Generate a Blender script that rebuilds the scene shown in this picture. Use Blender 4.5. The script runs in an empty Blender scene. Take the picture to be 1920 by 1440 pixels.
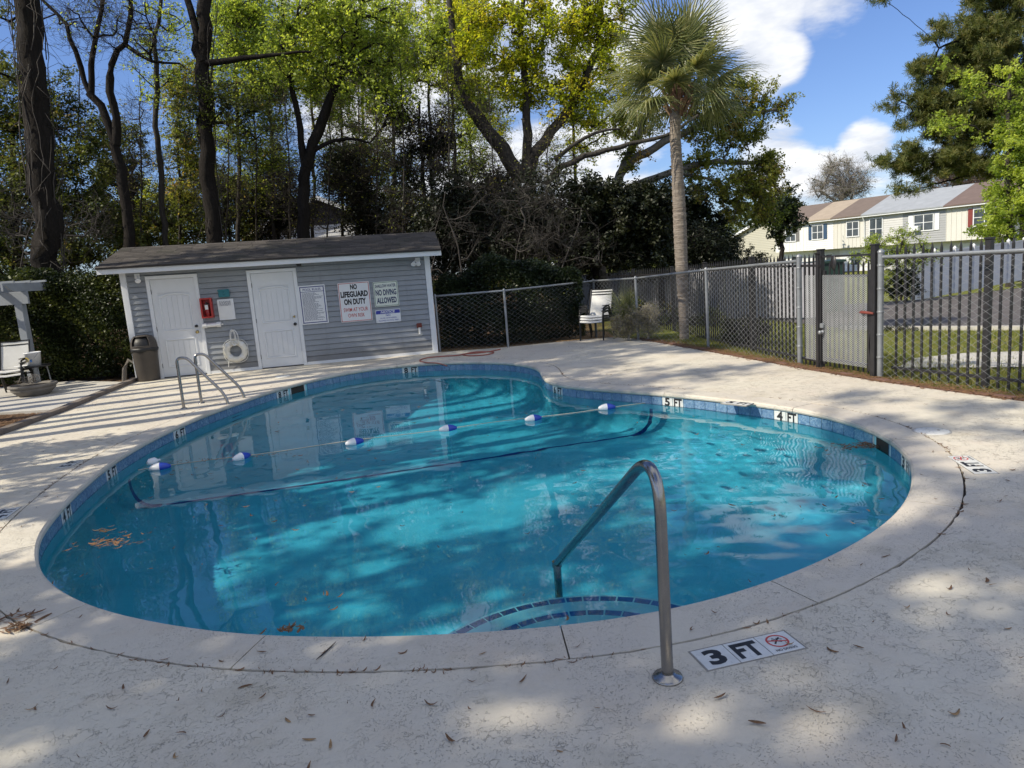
import bpy, bmesh, math, random
import numpy as np
from mathutils import Matrix, Vector, geometry
R_ = math.radians
rng = np.random.default_rng(11)
random.seed(7)
C = bpy.context.scene.collection

# ------------------------------------------------------------------ camera, world, sun
FPX, PITCH, ROLL, EYE = 1340.0, R_(9.3), R_(4.4), 1.7
cam_d = bpy.data.cameras.new('camera'); cam = bpy.data.objects.new('camera', cam_d); C.objects.link(cam)
cam_d.sensor_fit = 'HORIZONTAL'; cam_d.sensor_width = 36; cam_d.lens = 36 * FPX / 1920
cam_d.clip_start = 0.05; cam_d.clip_end = 2000
cam.matrix_world = Matrix.Translation((0, 0, EYE)) @ Matrix.Rotation(R_(90) - PITCH, 4, 'X') @ Matrix.Rotation(-ROLL, 4, 'Z')
sc = bpy.context.scene; sc.camera = cam
sc.view_settings.view_transform = 'Standard'; sc.view_settings.look = 'None'
sc.view_settings.gamma = 1; sc.view_settings.use_curve_mapping = False
sc.view_settings.exposure = 0.68
sc.cycles.max_bounces = 10; sc.cycles.transparent_max_bounces = 12
sc.cycles.transmission_bounces = 8; sc.cycles.glossy_bounces = 4; sc.cycles.diffuse_bounces = 6
sc.cycles.caustics_refractive = True; sc.cycles.caustics_reflective = False
sc.cycles.sample_clamp_indirect = 4; sc.cycles.sample_clamp_direct = 0

SUN_AZ, SUN_EL = R_(68), R_(42)          # direction the light travels, measured from +Y towards +X
TRAVEL = Vector((math.sin(SUN_AZ) * math.cos(SUN_EL), math.cos(SUN_AZ) * math.cos(SUN_EL), -math.sin(SUN_EL)))
sun_d = bpy.data.lights.new('sun', 'SUN'); sun = bpy.data.objects.new('sun', sun_d); C.objects.link(sun)
sun_d.energy = 3.5; sun_d.angle = R_(0.53); sun_d.color = (1.0, 0.91, 0.74)
sun.rotation_euler = TRAVEL.to_track_quat('-Z', 'Y').to_euler()
sun_d.cycles.is_caustics_light = True

def ray(px, py):
    """direction through a pixel of the 1920x1440 photograph"""
    x = (px - 960) / FPX; y = -(py - 720) / FPX
    c, s = math.cos(ROLL), math.sin(ROLL)
    X = c * x + s * y; Y = -s * x + c * y
    cp, sp = math.cos(PITCH), math.sin(PITCH)
    return Vector((X, cp + Y * sp, -sp + Y * cp))
def G(px, py, z=0.0):
    d = ray(px, py); return Vector((0, 0, EYE)) + d * ((z - EYE) / d.z)
def D(px, py, Y):
    d = ray(px, py); return Vector((0, 0, EYE)) + d * (Y / d.y)

# ---- node helpers
class NT:
    def __init__(s, nt): s.nt = nt; s.n = nt.nodes; s.l = nt.links
    def add(s, typ, ins=None, **kw):
        n = s.n.new(typ)
        for k, v in kw.items(): setattr(n, k, v)
        for k, v in (ins or {}).items():
            sock = n.inputs[k]
            if isinstance(v, bpy.types.NodeSocket): s.l.new(v, sock)
            else: sock.default_value = v
        return n
    def math(s, op, a, b=0.0, c=None, clamp=False):
        n = s.n.new('ShaderNodeMath'); n.operation = op; n.use_clamp = clamp
        for i, v in enumerate((a, b) if c is None else (a, b, c)):
            if isinstance(v, bpy.types.NodeSocket): s.l.new(v, n.inputs[i])
            else: n.inputs[i].default_value = v
        return n.outputs[0]
    def mix(s, f, a, b, typ='MIX'):
        n = s.n.new('ShaderNodeMix'); n.data_type = 'RGBA'; n.blend_type = typ
        for k, v in ((0, f), (6, a), (7, b)):
            if isinstance(v, bpy.types.NodeSocket): s.l.new(v, n.inputs[k])
            elif k == 0: n.inputs[k].default_value = v
            else: n.inputs[k].default_value = (*v, 1) if len(v) == 3 else v
        return n.outputs[2]
    def ramp(s, f, stops, interp='LINEAR'):
        n = s.n.new('ShaderNodeValToRGB'); n.color_ramp.interpolation = interp
        e = n.color_ramp.elements
        while len(e) < len(stops): e.new(0.5)
        for el, (p, c) in zip(e, stops):
            el.position = p; el.color = (*c, 1) if len(c) == 3 else c
        s.l.new(f, n.inputs[0]); return n.outputs[0]
    def mapr(s, v, a, b, c=0.0, d=1.0, smooth=True):
        n = s.n.new('ShaderNodeMapRange'); n.interpolation_type = 'SMOOTHSTEP' if smooth else 'LINEAR'
        s.l.new(v, n.inputs[0])
        for i, x in zip((1, 2, 3, 4), (a, b, c, d)): n.inputs[i].default_value = x
        return n.outputs[0]
    def noise(s, vec, scale, detail=4, rough=.55, dist=0.0, out=0):
        n = s.add('ShaderNodeTexNoise', {'Scale': scale, 'Detail': detail, 'Roughness': rough, 'Distortion': dist})
        if vec is not None: s.l.new(vec, n.inputs['Vector'])
        return n.outputs[out]

world = bpy.data.worlds.new('World'); sc.world = world; world.use_nodes = True
w = NT(world.node_tree); w.n.clear()
sky = w.add('ShaderNodeTexSky', sky_type='NISHITA', sun_disc=False)
sky.sun_elevation = SUN_EL; sky.sun_rotation = R_(180) + SUN_AZ
sky.air_density = 1.0; sky.dust_density = 0.6; sky.ozone_density = 2.2
tc = w.add('ShaderNodeTexCoord'); gen = tc.outputs['Generated']
sep = w.add('ShaderNodeSeparateXYZ', {0: gen})
zz = w.math('ADD', w.math('MAXIMUM', sep.outputs[2], 0.0), 0.22)
cu = w.add('ShaderNodeCombineXYZ', {0: w.math('DIVIDE', sep.outputs[0], zz), 1: w.math('DIVIDE', sep.outputs[1], zz), 2: w.math('MULTIPLY', sep.outputs[2], 2.0)})
n1 = w.noise(cu.outputs[0], 1.7, 7, .58, .15)
cover = None
# broad cloud banks: (pixel, angular radius, strength)
for (px, py, rad, st) in [(900, 120, 25, .36), (860, 420, 16, .30), (1190, 260, 6, .08), (1400, -40, 7, .40), (1440, 110, 3.6, .36), (1540, -90, 6.5, .32), (1450, 310, 4.2, .36), (1625, 272, 2.8, .36), (1530, 350, 4, .30), (1700, 350, 5, .3), (1300, 470, 5, .2)]:
    d = ray(px, py).normalized()
    dp = w.add('ShaderNodeVectorMath', {0: gen, 1: d}, operation='DOT_PRODUCT').outputs['Value']
    b = w.mapr(dp, math.cos(R_(rad)), math.cos(R_(rad * .25)), 0, st)
    cover = b if cover is None else w.math('MAXIMUM', cover, b)
# broken cloud over the unseen sky, its cover raised to brighten the fill light
n2 = w.noise(cu.outputs[0], .45, 3, .5)
front = w.mapr(sep.outputs[1], .1, .55)
far = w.math('MULTIPLY', w.mapr(n2, .30, .55), w.math('MULTIPLY', w.math('SUBTRACT', 1.0, front), .36))
cover = w.math('MAXIMUM', cover, far)
dens = w.mapr(w.math('ADD', n1, cover), .70, .90)
shade = w.noise(cu.outputs[0], 3.4, 5, .6)
ccol = w.mix(w.mapr(shade, .35, .7), (4.6, 4.9, 5.5), (7.2, 7.2, 7.2))
skyc = w.mix(1.0, sky.outputs[0], (.61, .705, .95), 'MULTIPLY')
col = w.mix(w.math('MULTIPLY', dens, .96), skyc, ccol)
bg = w.add('ShaderNodeBackground', {'Color': col, 'Strength': 0.1})
w.l.new(bg.outputs[0], w.add('ShaderNodeOutputWorld').inputs[0])

# ------------------------------------------------------------------ materials
MATS = {}
def material(name):
    m = bpy.data.materials.new(name); m.use_nodes = True; t = NT(m.node_tree); t.n.clear()
    out = t.add('ShaderNodeOutputMaterial'); MATS[name] = m
    return m, t, out
def plain(name, col, rough=.6, metal=0.0, var=.12, scale=6.0, bump=0.0, bscale=40, spec=.5, coat=0.0):
    """solid colour with mottled wear"""
    m, t, out = material(name)
    obj = t.add('ShaderNodeTexCoord').outputs['Object']
    n = t.noise(obj, scale, 5, .6)
    f = t.mapr(n, .25, .75, 1 - var, 1 + var, False)
    c = t.mix(1.0, col, t.add('ShaderNodeCombineColor', {0: f, 1: f, 2: f}).outputs[0], 'MULTIPLY')
    p = t.add('ShaderNodeBsdfPrincipled', {'Base Color': c, 'Roughness': rough, 'Metallic': metal, 'Specular IOR Level': spec, 'Coat Weight': coat})
    t.l.new(t.mapr(t.noise(obj, scale * 3, 4), .3, .7, rough * .85, min(1, rough * 1.15), False), p.inputs['Roughness'])
    if bump:
        b = t.add('ShaderNodeBump', {'Strength': bump, 'Distance': .01, 'Height': t.noise(obj, bscale, 5, .65)})
        t.l.new(b.outputs[0], p.inputs['Normal'])
    t.l.new(p.outputs[0], out.inputs[0]); return m

def leafmat(name, stops, trans=.45, rough=.5):
    m, t, out = material(name)
    a = t.add('ShaderNodeAttribute', attribute_name='rnd').outputs['Fac']
    c = t.ramp(a, stops)
    p = t.add('ShaderNodeBsdfPrincipled', {'Base Color': c, 'Roughness': rough, 'Specular IOR Level': .35})
    tr = t.add('ShaderNodeBsdfTranslucent', {'Color': t.mix(1.0, c, (1.55, 1.45, .7), 'MULTIPLY')})
    mx = t.add('ShaderNodeMixShader', {0: trans, 1: p.outputs[0], 2: tr.outputs[0]})
    t.l.new(mx.outputs[0], out.inputs[0]); return m

def barkmat(name, a, b, scale=6, stretch=(3.0, 3.0, .6)):
    m, t, out = material(name)
    obj = t.add('ShaderNodeTexCoord').outputs['Object']
    mp = t.add('ShaderNodeMapping', {0: obj, 3: stretch}).outputs[0]
    n = t.noise(mp, scale, 8, .7, 1.0)
    c = t.ramp(n, [(.3, a), (.7, b)])
    p = t.add('ShaderNodeBsdfPrincipled', {'Base Color': c, 'Roughness': .9, 'Specular IOR Level': .2})
    bp = t.add('ShaderNodeBump', {'Strength': .9, 'Distance': .04, 'Height': n}); t.l.new(bp.outputs[0], p.inputs['Normal'])
    t.l.new(p.outputs[0], out.inputs[0]); return m

def deckmat(name, base, worm=True):
    m, t, out = material(name)
    obj = t.add('ShaderNodeTexCoord').outputs['Object']
    big = t.noise(obj, .55, 4, .6); mid = t.noise(obj, 2.3, 5, .62); fine = t.noise(obj, 38, 4, .6)
    c = t.mix(t.mapr(big, .35, .65), base, tuple(x * y for x, y in zip(base, (.93, .91, .93))))
    c = t.mix(t.math('MULTIPLY', t.mapr(mid, .5, .72), .45), c, tuple(x * y for x, y in zip(base, (.90, .82, .76))))
    c = t.mix(t.math('MULTIPLY', t.mapr(t.noise(obj, 1.3, 7, .72), .50, .70), .75), c, tuple(x * y for x, y in zip(base, (.74, .72, .68))))
    c = t.mix(t.math('MULTIPLY', t.mapr(fine, .45, .75), .25), c, tuple(x * .8 for x in base))
    # troweled skips: wormlike edges and small pits
    warp = t.add('ShaderNodeVectorMath', {0: obj, 1: t.add('ShaderNodeVectorMath', {0: t.noise(obj, 9, 4, .6, out=1), 1: (.16, .16, .16)}, operation='MULTIPLY').outputs[0]}, operation='ADD').outputs[0]
    v = t.add('ShaderNodeTexVoronoi', {'Vector': warp, 'Scale': 24.0}, feature='DISTANCE_TO_EDGE').outputs[0]
    line = t.mapr(v, .0, .04, 1, 0)
    brk = t.mapr(t.noise(obj, 11, 3, .6), .48, .62)
    area = t.mapr(t.noise(obj, .8, 2, .5), .38, .54)
    line = t.math('MULTIPLY', t.math('MULTIPLY', line, brk), t.math('MULTIPLY', area, .7) if worm else 0.0)
    pits = t.add('ShaderNodeTexVoronoi', {'Vector': warp, 'Scale': 80.0}, feature='F1').outputs[0]
    pit = t.math('MULTIPLY', t.mapr(pits, .18, .30, 1, 0), t.mapr(t.noise(obj, 2.1, 3, .6), .40, .55))
    pit = t.math('MULTIPLY', pit, t.mapr(t.noise(obj, 14, 2, .5), .36, .54))
    dark = t.math('MAXIMUM', line, t.math('MULTIPLY', pit, .85))
    c = t.mix(t.math('MULTIPLY', dark, .5), c, tuple(x * .33 for x in base))
    c = t.mix(t.math('MULTIPLY', t.mapr(t.noise(obj, 1.7, 3, .6), .55, .75), .35), c, tuple(x * y for x, y in zip(base, (1.0, .92, .92))))
    p = t.add('ShaderNodeBsdfPrincipled', {'Base Color': c, 'Roughness': .82, 'Specular IOR Level': .3})
    h = t.math('SUBTRACT', t.math('MULTIPLY', t.noise(obj, 24, 6, .7), .5), t.math('MULTIPLY', dark, .8))
    b = t.add('ShaderNodeBump', {'Strength': .8, 'Distance': .014, 'Height': h}); t.l.new(b.outputs[0], p.inputs['Normal'])
    t.l.new(p.outputs[0], out.inputs[0]); return m

M = MATS
def sidingmat(name, col):
    m, t, out = material(name)
    obj = t.add('ShaderNodeTexCoord').outputs['Object']; sp = t.add('ShaderNodeSeparateXYZ', {0: obj}).outputs
    n = t.noise(obj, 2.5, 5, .6); c = t.mix(t.mapr(n, .3, .7), tuple(x * .93 for x in col), tuple(x * 1.06 for x in col))
    st = t.add('ShaderNodeMapping', {0: obj, 3: (7, 7, .7)}).outputs[0]
    c = t.mix(t.math('MULTIPLY', t.mapr(t.noise(st, 1.0, 5, .6), .52, .75), .35), c, (.13, .135, .125))
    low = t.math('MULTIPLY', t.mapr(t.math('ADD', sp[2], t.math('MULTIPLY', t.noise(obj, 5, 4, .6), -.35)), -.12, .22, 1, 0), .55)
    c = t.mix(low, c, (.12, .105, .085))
    p = t.add('ShaderNodeBsdfPrincipled', {'Base Color': c, 'Roughness': .5}); t.l.new(p.outputs[0], out.inputs[0]); return m
deckmat('deck', (.63, .585, .485)); deckmat('coping', (.60, .56, .475), False)
plain('plaster', (.33, .73, .79), .6, var=.14, scale=2); plain('plaster_white', (.78, .84, .84), .6, var=.05, scale=2)
plain('dirt_and_shade', (.035, .028, .022), .95)
plain('white_trim', (.74, .76, .78), .45, var=.06, scale=3, bump=.05)
sidingmat('siding', (.285, .305, .33))
plain('door_white', (.70, .72, .74), .4, var=.04, scale=4)
plain('steel', (.33, .32, .31), .24, 1.0, var=.12, scale=9)
plain('dark_metal', (.02, .02, .022), .4, var=.3)
plain('brass', (.55, .42, .18), .3, 1.0)
plain('galv', (.27, .285, .30), .45, .5, var=.2); plain('galv_wire', (.36, .375, .39), .5, .15, var=.15)
plain('black_iron', (.022, .021, .023), .45, var=.35, scale=12)
plain('chair_frame', (.016, .015, .015), .35)
plain('sling', (.66, .655, .63), .8, var=.06, bump=.3, bscale=300)
plain('bin', (.06, .051, .043), .55, var=.15, bump=.1)
plain('bag_and_shade', (.010, .010, .011), .5)
plain('red', (.42, .035, .03), .35); plain('extinguisher', (.32, .02, .02), .25)
plain('teal', (.02, .16, .19), .4); plain('paper', (.74, .75, .75), .6, var=.05)
plain('sign_cream', (.72, .75, .66), .35, var=.03); plain('sign_white', (.76, .77, .78), .35, var=.03); plain('ink_black', (.015, .015, .017), .5, var=0)
plain('stripe_blue', (.02, .07, .33), .4); plain('ink_blue', (.03, .04, .19), .5, var=0); plain('ink_red', (.5, .06, .05), .5, var=0); plain('ink_green', (.05, .14, .09), .5, var=0)
plain('notice_blue', (.03, .04, .33), .4, var=0); plain('ink_navy', (.02, .03, .10), .5, var=0)
plain('float_white', (.78, .79, .8), .35, var=.04); plain('float_blue', (.02, .06, .42), .35)
plain('rope_yellow', (.5, .46, .36), .8); plain('rope_white', (.7, .7, .68), .8)
plain('hose', (.36, .11, .075), .5); plain('ring_buoy', (.70, .68, .60), .5, var=.07)
plain('stone_planter', (.17, .155, .135), .9, var=.25, bump=.6, bscale=25)
plain('pergola_paint', (.27, .295, .325), .6, var=.12)
plain('pvc', (.75, .75, .74), .35); plain('yellow', (.75, .52, .03), .5, var=0); plain('blue_print', (.05, .18, .5), .5, var=0)
plain('brick', (.15, .08, .058), .9, var=.35, scale=18, bump=.5, bscale=60)
plain('wood_grey', (.36, .36, .40), .85, var=.25, scale=5)
plain('vinyl_white', (.60, .61, .63), .45, var=.05)
plain('rust_red', (.16, .035, .025), .7, var=.3)
plain('mortar', (.25, .235, .21), .95, var=.25, scale=20); plain('concrete', (.46, .44, .40), .9, var=.12, scale=3, bump=.2)
plain('green_box', (.012, .035, .025), .5)
plain('tile_white', (.64, .645, .62), .3, var=.14, scale=14); plain('curb', (.15, .125, .105), .9, var=.3, bump=.4)
plain('dead_wood', (.06, .052, .046), .9, var=.3, scale=3)
plain('leaf_brown', (.16, .085, .04), .8, var=.5, scale=30); plain('leaf_dark', (.035, .028, .024), .8, var=.3)
plain('leaf_tan', (.30, .19, .09), .8, var=.5, scale=30)

def shinglemat(name, cols):
    m, t, out = material(name)
    a = t.add('ShaderNodeAttribute', attribute_name='rnd').outputs['Fac']
    obj = t.add('ShaderNodeTexCoord').outputs['Object']
    c = t.ramp(a, cols)
    n = t.noise(obj, 60, 3, .7)
    c = t.mix(t.mapr(n, .3, .7, 0, .5), c, tuple(x * .5 for x in cols[0][1]))
    c = t.mix(t.math('MULTIPLY', t.mapr(t.noise(obj, 1.2, 4, .6), .5, .7), .35), c, (.05, .055, .04))
    p = t.add('ShaderNodeBsdfPrincipled', {'Base Color': c, 'Roughness': .95, 'Specular IOR Level': .15})
    t.l.new(p.outputs[0], out.inputs[0]); return m
shinglemat('shingle', [(0, (.072, .066, .062)), (.5, (.096, .087, .081)), (1, (.125, .112, .103))])

def tilemat():
    m, t, out = material('tile_blue')
    oi = t.add('ShaderNodeObjectInfo').outputs['Random']
    geo = t.add('ShaderNodeNewGeometry').outputs['Position']
    n = t.noise(geo, 28, 6, .7, 1.5)
    c = t.ramp(n, [(.26, (.04, .09, .19)), (.42, (.09, .18, .31)), (.58, (.22, .34, .46)), (.75, (.45, .55, .62))])
    c = t.mix(t.math('MULTIPLY', oi, .45), c, (.10, .17, .32))
    p = t.add('ShaderNodeBsdfPrincipled', {'Base Color': c, 'Roughness': .18})
    t.l.new(p.outputs[0], out.inputs[0])
tilemat()
plain('tile_step', (.12, .22, .50), .3, var=.3, scale=9)

def watermat():
    m, t, out = material('water')
    p = t.add('ShaderNodeBsdfRefraction', {'Color': (.40, .80, .91, 1), 'Roughness': 0.0, 'IOR': 1.33})
    gl = t.add('ShaderNodeBsdfGlossy', {'Color': (1, 1, 1, 1), 'Roughness': 0.0})
    fr = t.add('ShaderNodeFresnel', {'IOR': 1.33})
    mx = t.add('ShaderNodeMixShader', {0: fr.outputs[0], 1: p.outputs[0], 2: gl.outputs[0]})
    t.l.new(mx.outputs[0], out.inputs[0])
    return m
watermat()

def groundmat():
    m, t, out = material('ground')
    obj = t.add('ShaderNodeTexCoord').outputs['Object']
    sp = t.add('ShaderNodeSeparateXYZ', {0: obj})
    grass = t.ramp(t.noise(obj, 3.0, 6, .7), [(.3, (.09, .12, .025)), (.55, (.17, .18, .045)), (.75, (.28, .23, .10))])
    dirt = t.ramp(t.noise(obj, 5.0, 6, .7), [(.3, (.05, .035, .022)), (.7, (.16, .10, .06))])
    f = t.mapr(t.math('ADD', sp.outputs[0], t.math('MULTIPLY', t.noise(obj, .7, 4), 2.0)), 2.6, 4.6)
    c = t.mix(f, dirt, grass)
    p = t.add('ShaderNodeBsdfPrincipled', {'Base Color': c, 'Roughness': .95, 'Specular IOR Level': .1})
    b = t.add('ShaderNodeBump', {'Strength': .8, 'Distance': .05, 'Height': t.noise(obj, 18, 6, .7)}); t.l.new(b.outputs[0], p.inputs['Normal'])
    t.l.new(p.outputs[0], out.inputs[0])
groundmat()
def asphaltmat():
    m, t, out = material('asphalt')
    obj = t.add('ShaderNodeTexCoord').outputs['Object']
    c = t.ramp(t.noise(obj, 1.2, 8, .7), [(.3, (.075, .07, .07)), (.7, (.15, .135, .13))])
    c = t.mix(t.mapr(t.noise(obj, 90, 3), .55, .75, 0, .5), c, (.26, .24, .22))
    p = t.add('ShaderNodeBsdfPrincipled', {'Base Color': c, 'Roughness': .9, 'Specular IOR Level': .2})
    t.l.new(p.outputs[0], out.inputs[0])
asphaltmat()

# ------------------------------------------------------------------ mesh builder
class MB:
    def __init__(s, m=None): s.v = []; s.f = []; s.m = m or Matrix(); s.sm = []
    def _add(s, vs, fs, smooth=False):
        o = len(s.v); m = s.m
        s.v += [tuple(m @ Vector(v)) for v in vs]
        s.f += [tuple(i + o for i in f) for f in fs]; s.sm += [smooth] * len(fs)
    def quad(s, a, b, c, d): s._add([a, b, c, d], [(0, 1, 2, 3)])
    def poly(s, pts): s._add(pts, [tuple(range(len(pts)))])
    def box(s, x0, x1, y0, y1, z0, z1, ch=0.0):
        if ch <= 0:
            vs = [(x, y, z) for x in (x0, x1) for y in (y0, y1) for z in (z0, z1)]
            s._add(vs, [(0, 1, 3, 2), (4, 6, 7, 5), (0, 4, 5, 1), (2, 3, 7, 6), (0, 2, 6, 4), (1, 5, 7, 3)]); return
        vs = []; key = {}
        X = (x0, x1); Y = (y0, y1); Z = (z0, z1)
        for i in (0, 1):
            for j in (0, 1):
                for k in (0, 1):
                    ix = X[i] + (ch if i == 0 else -ch); iy = Y[j] + (ch if j == 0 else -ch); iz = Z[k] + (ch if k == 0 else -ch)
                    for ax, p in enumerate(((X[i], iy, iz), (ix, Y[j], iz), (ix, iy, Z[k]))):
                        key[(i, j, k, ax)] = len(vs); vs.append(p)
        fs = []
        for i in (0, 1): fs.append([key[(i, a, b, 0)] for a, b in ((0, 0), (0, 1), (1, 1), (1, 0))])
        for j in (0, 1): fs.append([key[(a, j, b, 1)] for a, b in ((0, 0), (0, 1), (1, 1), (1, 0))])
        for k in (0, 1): fs.append([key[(a, b, k, 2)] for a, b in ((0, 0), (0, 1), (1, 1), (1, 0))])
        for i in (0, 1):
            for j in (0, 1): fs.append([key[(i, j, 0, 0)], key[(i, j, 1, 0)], key[(i, j, 1, 1)], key[(i, j, 0, 1)]])
            for k in (0, 1): fs.append([key[(i, 0, k, 0)], key[(i, 1, k, 0)], key[(i, 1, k, 2)], key[(i, 0, k, 2)]])
        for j in (0, 1):
            for k in (0, 1): fs.append([key[(0, j, k, 1)], key[(1, j, k, 1)], key[(1, j, k, 2)], key[(0, j, k, 2)]])
        for i in (0, 1):
            for j in (0, 1):
                for k in (0, 1): fs.append([key[(i, j, k, a)] for a in (0, 1, 2)])
        s._add(vs, [tuple(f) for f in fs])
    def bar(s, p, q, w, h, up=(0, 0, 1)):
        p = Vector(p); q = Vector(q); d = (q - p).normalized(); u = Vector(up)
        a = d.cross(u)
        if a.length < 1e-4: a = d.cross(Vector((1, 0, 0)))
        a.normalize(); b = a.cross(d)
        vs = [e + a * i * w / 2 + b * j * h / 2 for e in (p, q) for i, j in ((-1, -1), (1, -1), (1, 1), (-1, 1))]
        s._add(vs, [(3, 2, 1, 0), (4, 5, 6, 7), (0, 1, 5, 4), (1, 2, 6, 5), (2, 3, 7, 6), (3, 0, 4, 7)])
    def tube(s, pts, r, n=8, cap=True, smooth=True):
        pts = [Vector(p) for p in pts]; L = len(pts)
        rr = r if hasattr(r, '__len__') else [r] * L
        t0 = (pts[1] - pts[0]).normalized()
        a = t0.cross(Vector((0, 0, 1)))
        if a.length < 1e-3: a = t0.cross(Vector((1, 0, 0)))
        a.normalize(); vs = []
        for i, p in enumerate(pts):
            t = (pts[min(i + 1, L - 1)] - pts[max(i - 1, 0)])
            if t.length > 1e-9: t.normalize()
            else: t = t0
            a = a - t * a.dot(t); a.normalize(); b = t.cross(a)
            vs += [p + (a * math.cos(2 * math.pi * k / n) + b * math.sin(2 * math.pi * k / n)) * rr[i] for k in range(n)]
        fs = [(i * n + k, i * n + (k + 1) % n, (i + 1) * n + (k + 1) % n, (i + 1) * n + k) for i in range(L - 1) for k in range(n)]
        s._add(vs, fs, smooth)
        if cap: s._add(vs[:n][::-1] + vs[-n:], [tuple(range(n)), tuple(range(n, 2 * n))])
    def lathe(s, prof, n=24, c=(0, 0, 0), smooth=True):
        vs = []; L = len(prof)
        for r, z in prof: vs += [(c[0] + r * math.cos(2 * math.pi * k / n), c[1] + r * math.sin(2 * math.pi * k / n), c[2] + z) for k in range(n)]
        fs = [(i * n + k, i * n + (k + 1) % n, (i + 1) * n + (k + 1) % n, (i + 1) * n + k) for i in range(L - 1) for k in range(n)]
        s._add(vs, fs, smooth)
        if prof[0][0] > 1e-5: s._add(vs[:n][::-1], [tuple(range(n))])
        if prof[-1][0] > 1e-5: s._add(vs[-n:], [tuple(range(n))])
    def prism(s, poly, y0, y1):
        """polygon in x,z pushed from y0 to y1"""
        n = len(poly); vs = [(x, y0, z) for x, z in poly] + [(x, y1, z) for x, z in poly]
        fs = [tuple(range(n)), tuple(range(2 * n - 1, n - 1, -1))] + [(i, i + n, (i + 1) % n + n, (i + 1) % n) for i in range(n)]
        s._add(vs, fs)
    def mesh(s, name, mat):
        me = bpy.data.meshes.new(name); me.from_pydata(s.v, [], s.f)
        if any(s.sm): me.polygons.foreach_set('use_smooth', s.sm)
        me.materials.append(M[mat] if isinstance(mat, str) else mat); me.update(); return me
    def build(s, name, mat, parent=None, **kw): return link(name, s.mesh(name, mat), parent, **kw)

def link(name, me, parent=None, loc=None, rz=None, **props):
    o = bpy.data.objects.new(name, me); C.objects.link(o)
    if parent is not None: o.parent = parent
    if loc is not None: o.location = loc
    if rz is not None: o.rotation_euler = (0, 0, rz)
    for k, v in props.items(): o[k] = v
    return o
def thing(name, label, cat, loc=(0, 0, 0), rz=0.0, group=None):
    o = bpy.data.objects.new(name, None); C.objects.link(o); o.empty_display_size = .2
    o.location = loc; o.rotation_euler = (0, 0, rz); o['label'] = label; o['category'] = cat
    if group: o['group'] = group
    return o
def tag(o, label, cat, group=None):
    o['label'] = label; o['category'] = cat
    if group: o['group'] = group
    return o
KIDS = {}
def dup(root, loc, rz, label=None, group=None):
    if root.name not in KIDS: KIDS[root.name] = [(c, list(c.children)) for c in root.children]
    r = root.copy(); C.objects.link(r); r.location = loc; r.rotation_euler = (0, 0, rz)
    if label: r['label'] = label
    if group: r['group'] = group
    for ch, gs in KIDS[root.name]:
        c = ch.copy(); C.objects.link(c); c.parent = r
        for g_ in gs:
            d = g_.copy(); C.objects.link(d); d.parent = c
    return r

def npmesh(name, V, F, mat, rnd=None, smooth=False):
    """V (n,3), F (m,k) arrays straight into a mesh"""
    me = bpy.data.meshes.new(name); V = np.asarray(V, np.float32); F = np.asarray(F, np.int32)
    m, k = F.shape
    me.vertices.add(len(V)); me.vertices.foreach_set('co', V.ravel())
    me.loops.add(m * k); me.loops.foreach_set('vertex_index', F.ravel())
    me.polygons.add(m); me.polygons.foreach_set('loop_start', np.arange(0, m * k, k, dtype=np.int32))
    if smooth: me.polygons.foreach_set('use_smooth', np.ones(m, bool))
    if rnd is not None:
        at = me.attributes.new('rnd', 'FLOAT', 'FACE'); at.data.foreach_set('value', np.asarray(rnd, np.float32))
    me.materials.append(M[mat]); me.update(calc_edges=True); me.validate() if False else None
    return me

TXT = {}
def text_polys(s, bold=.0):
    """flat letter faces (x,y) of a string, normalised to a unit box: verts, faces, width/height"""
    k = (s, bold)
    if k not in TXT:
        cu = bpy.data.curves.new('t', 'FONT'); cu.body = s; cu.size = 1; cu.offset = bold; cu.resolution_u = 3
        o = bpy.data.objects.new('t', cu); C.objects.link(o)
        me = bpy.data.meshes.new_from_object(o.evaluated_get(bpy.context.evaluated_depsgraph_get()))
        vs = np.array([v.co[:2] for v in me.vertices]); fs = [tuple(p.vertices) for p in me.polygons]
        bpy.data.objects.remove(o); bpy.data.curves.remove(cu); bpy.data.meshes.remove(me)
        lo, hi = vs.min(0), vs.max(0); TXT[k] = ((vs - (lo + hi) / 2) / (hi - lo), fs, (hi - lo)[0] / (hi - lo)[1])
    return TXT[k]
def text(mb, s, cx, cz, wd, ht, y=0.0, bold=.02, slant=0.0):
    """letters standing in the x,z plane facing -y"""
    vs, fs, _ = text_polys(s, bold)
    mb._add([(cx + a * wd + b * ht * slant, y, cz + b * ht) for a, b in vs], fs)
def text_flat(mb, s, cx, cy, wd, ht, z, bold=.02):
    vs, fs, _ = text_polys(s, bold)
    mb._add([(cx + a * wd, cy + b * ht, z) for a, b in vs], fs)
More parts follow.
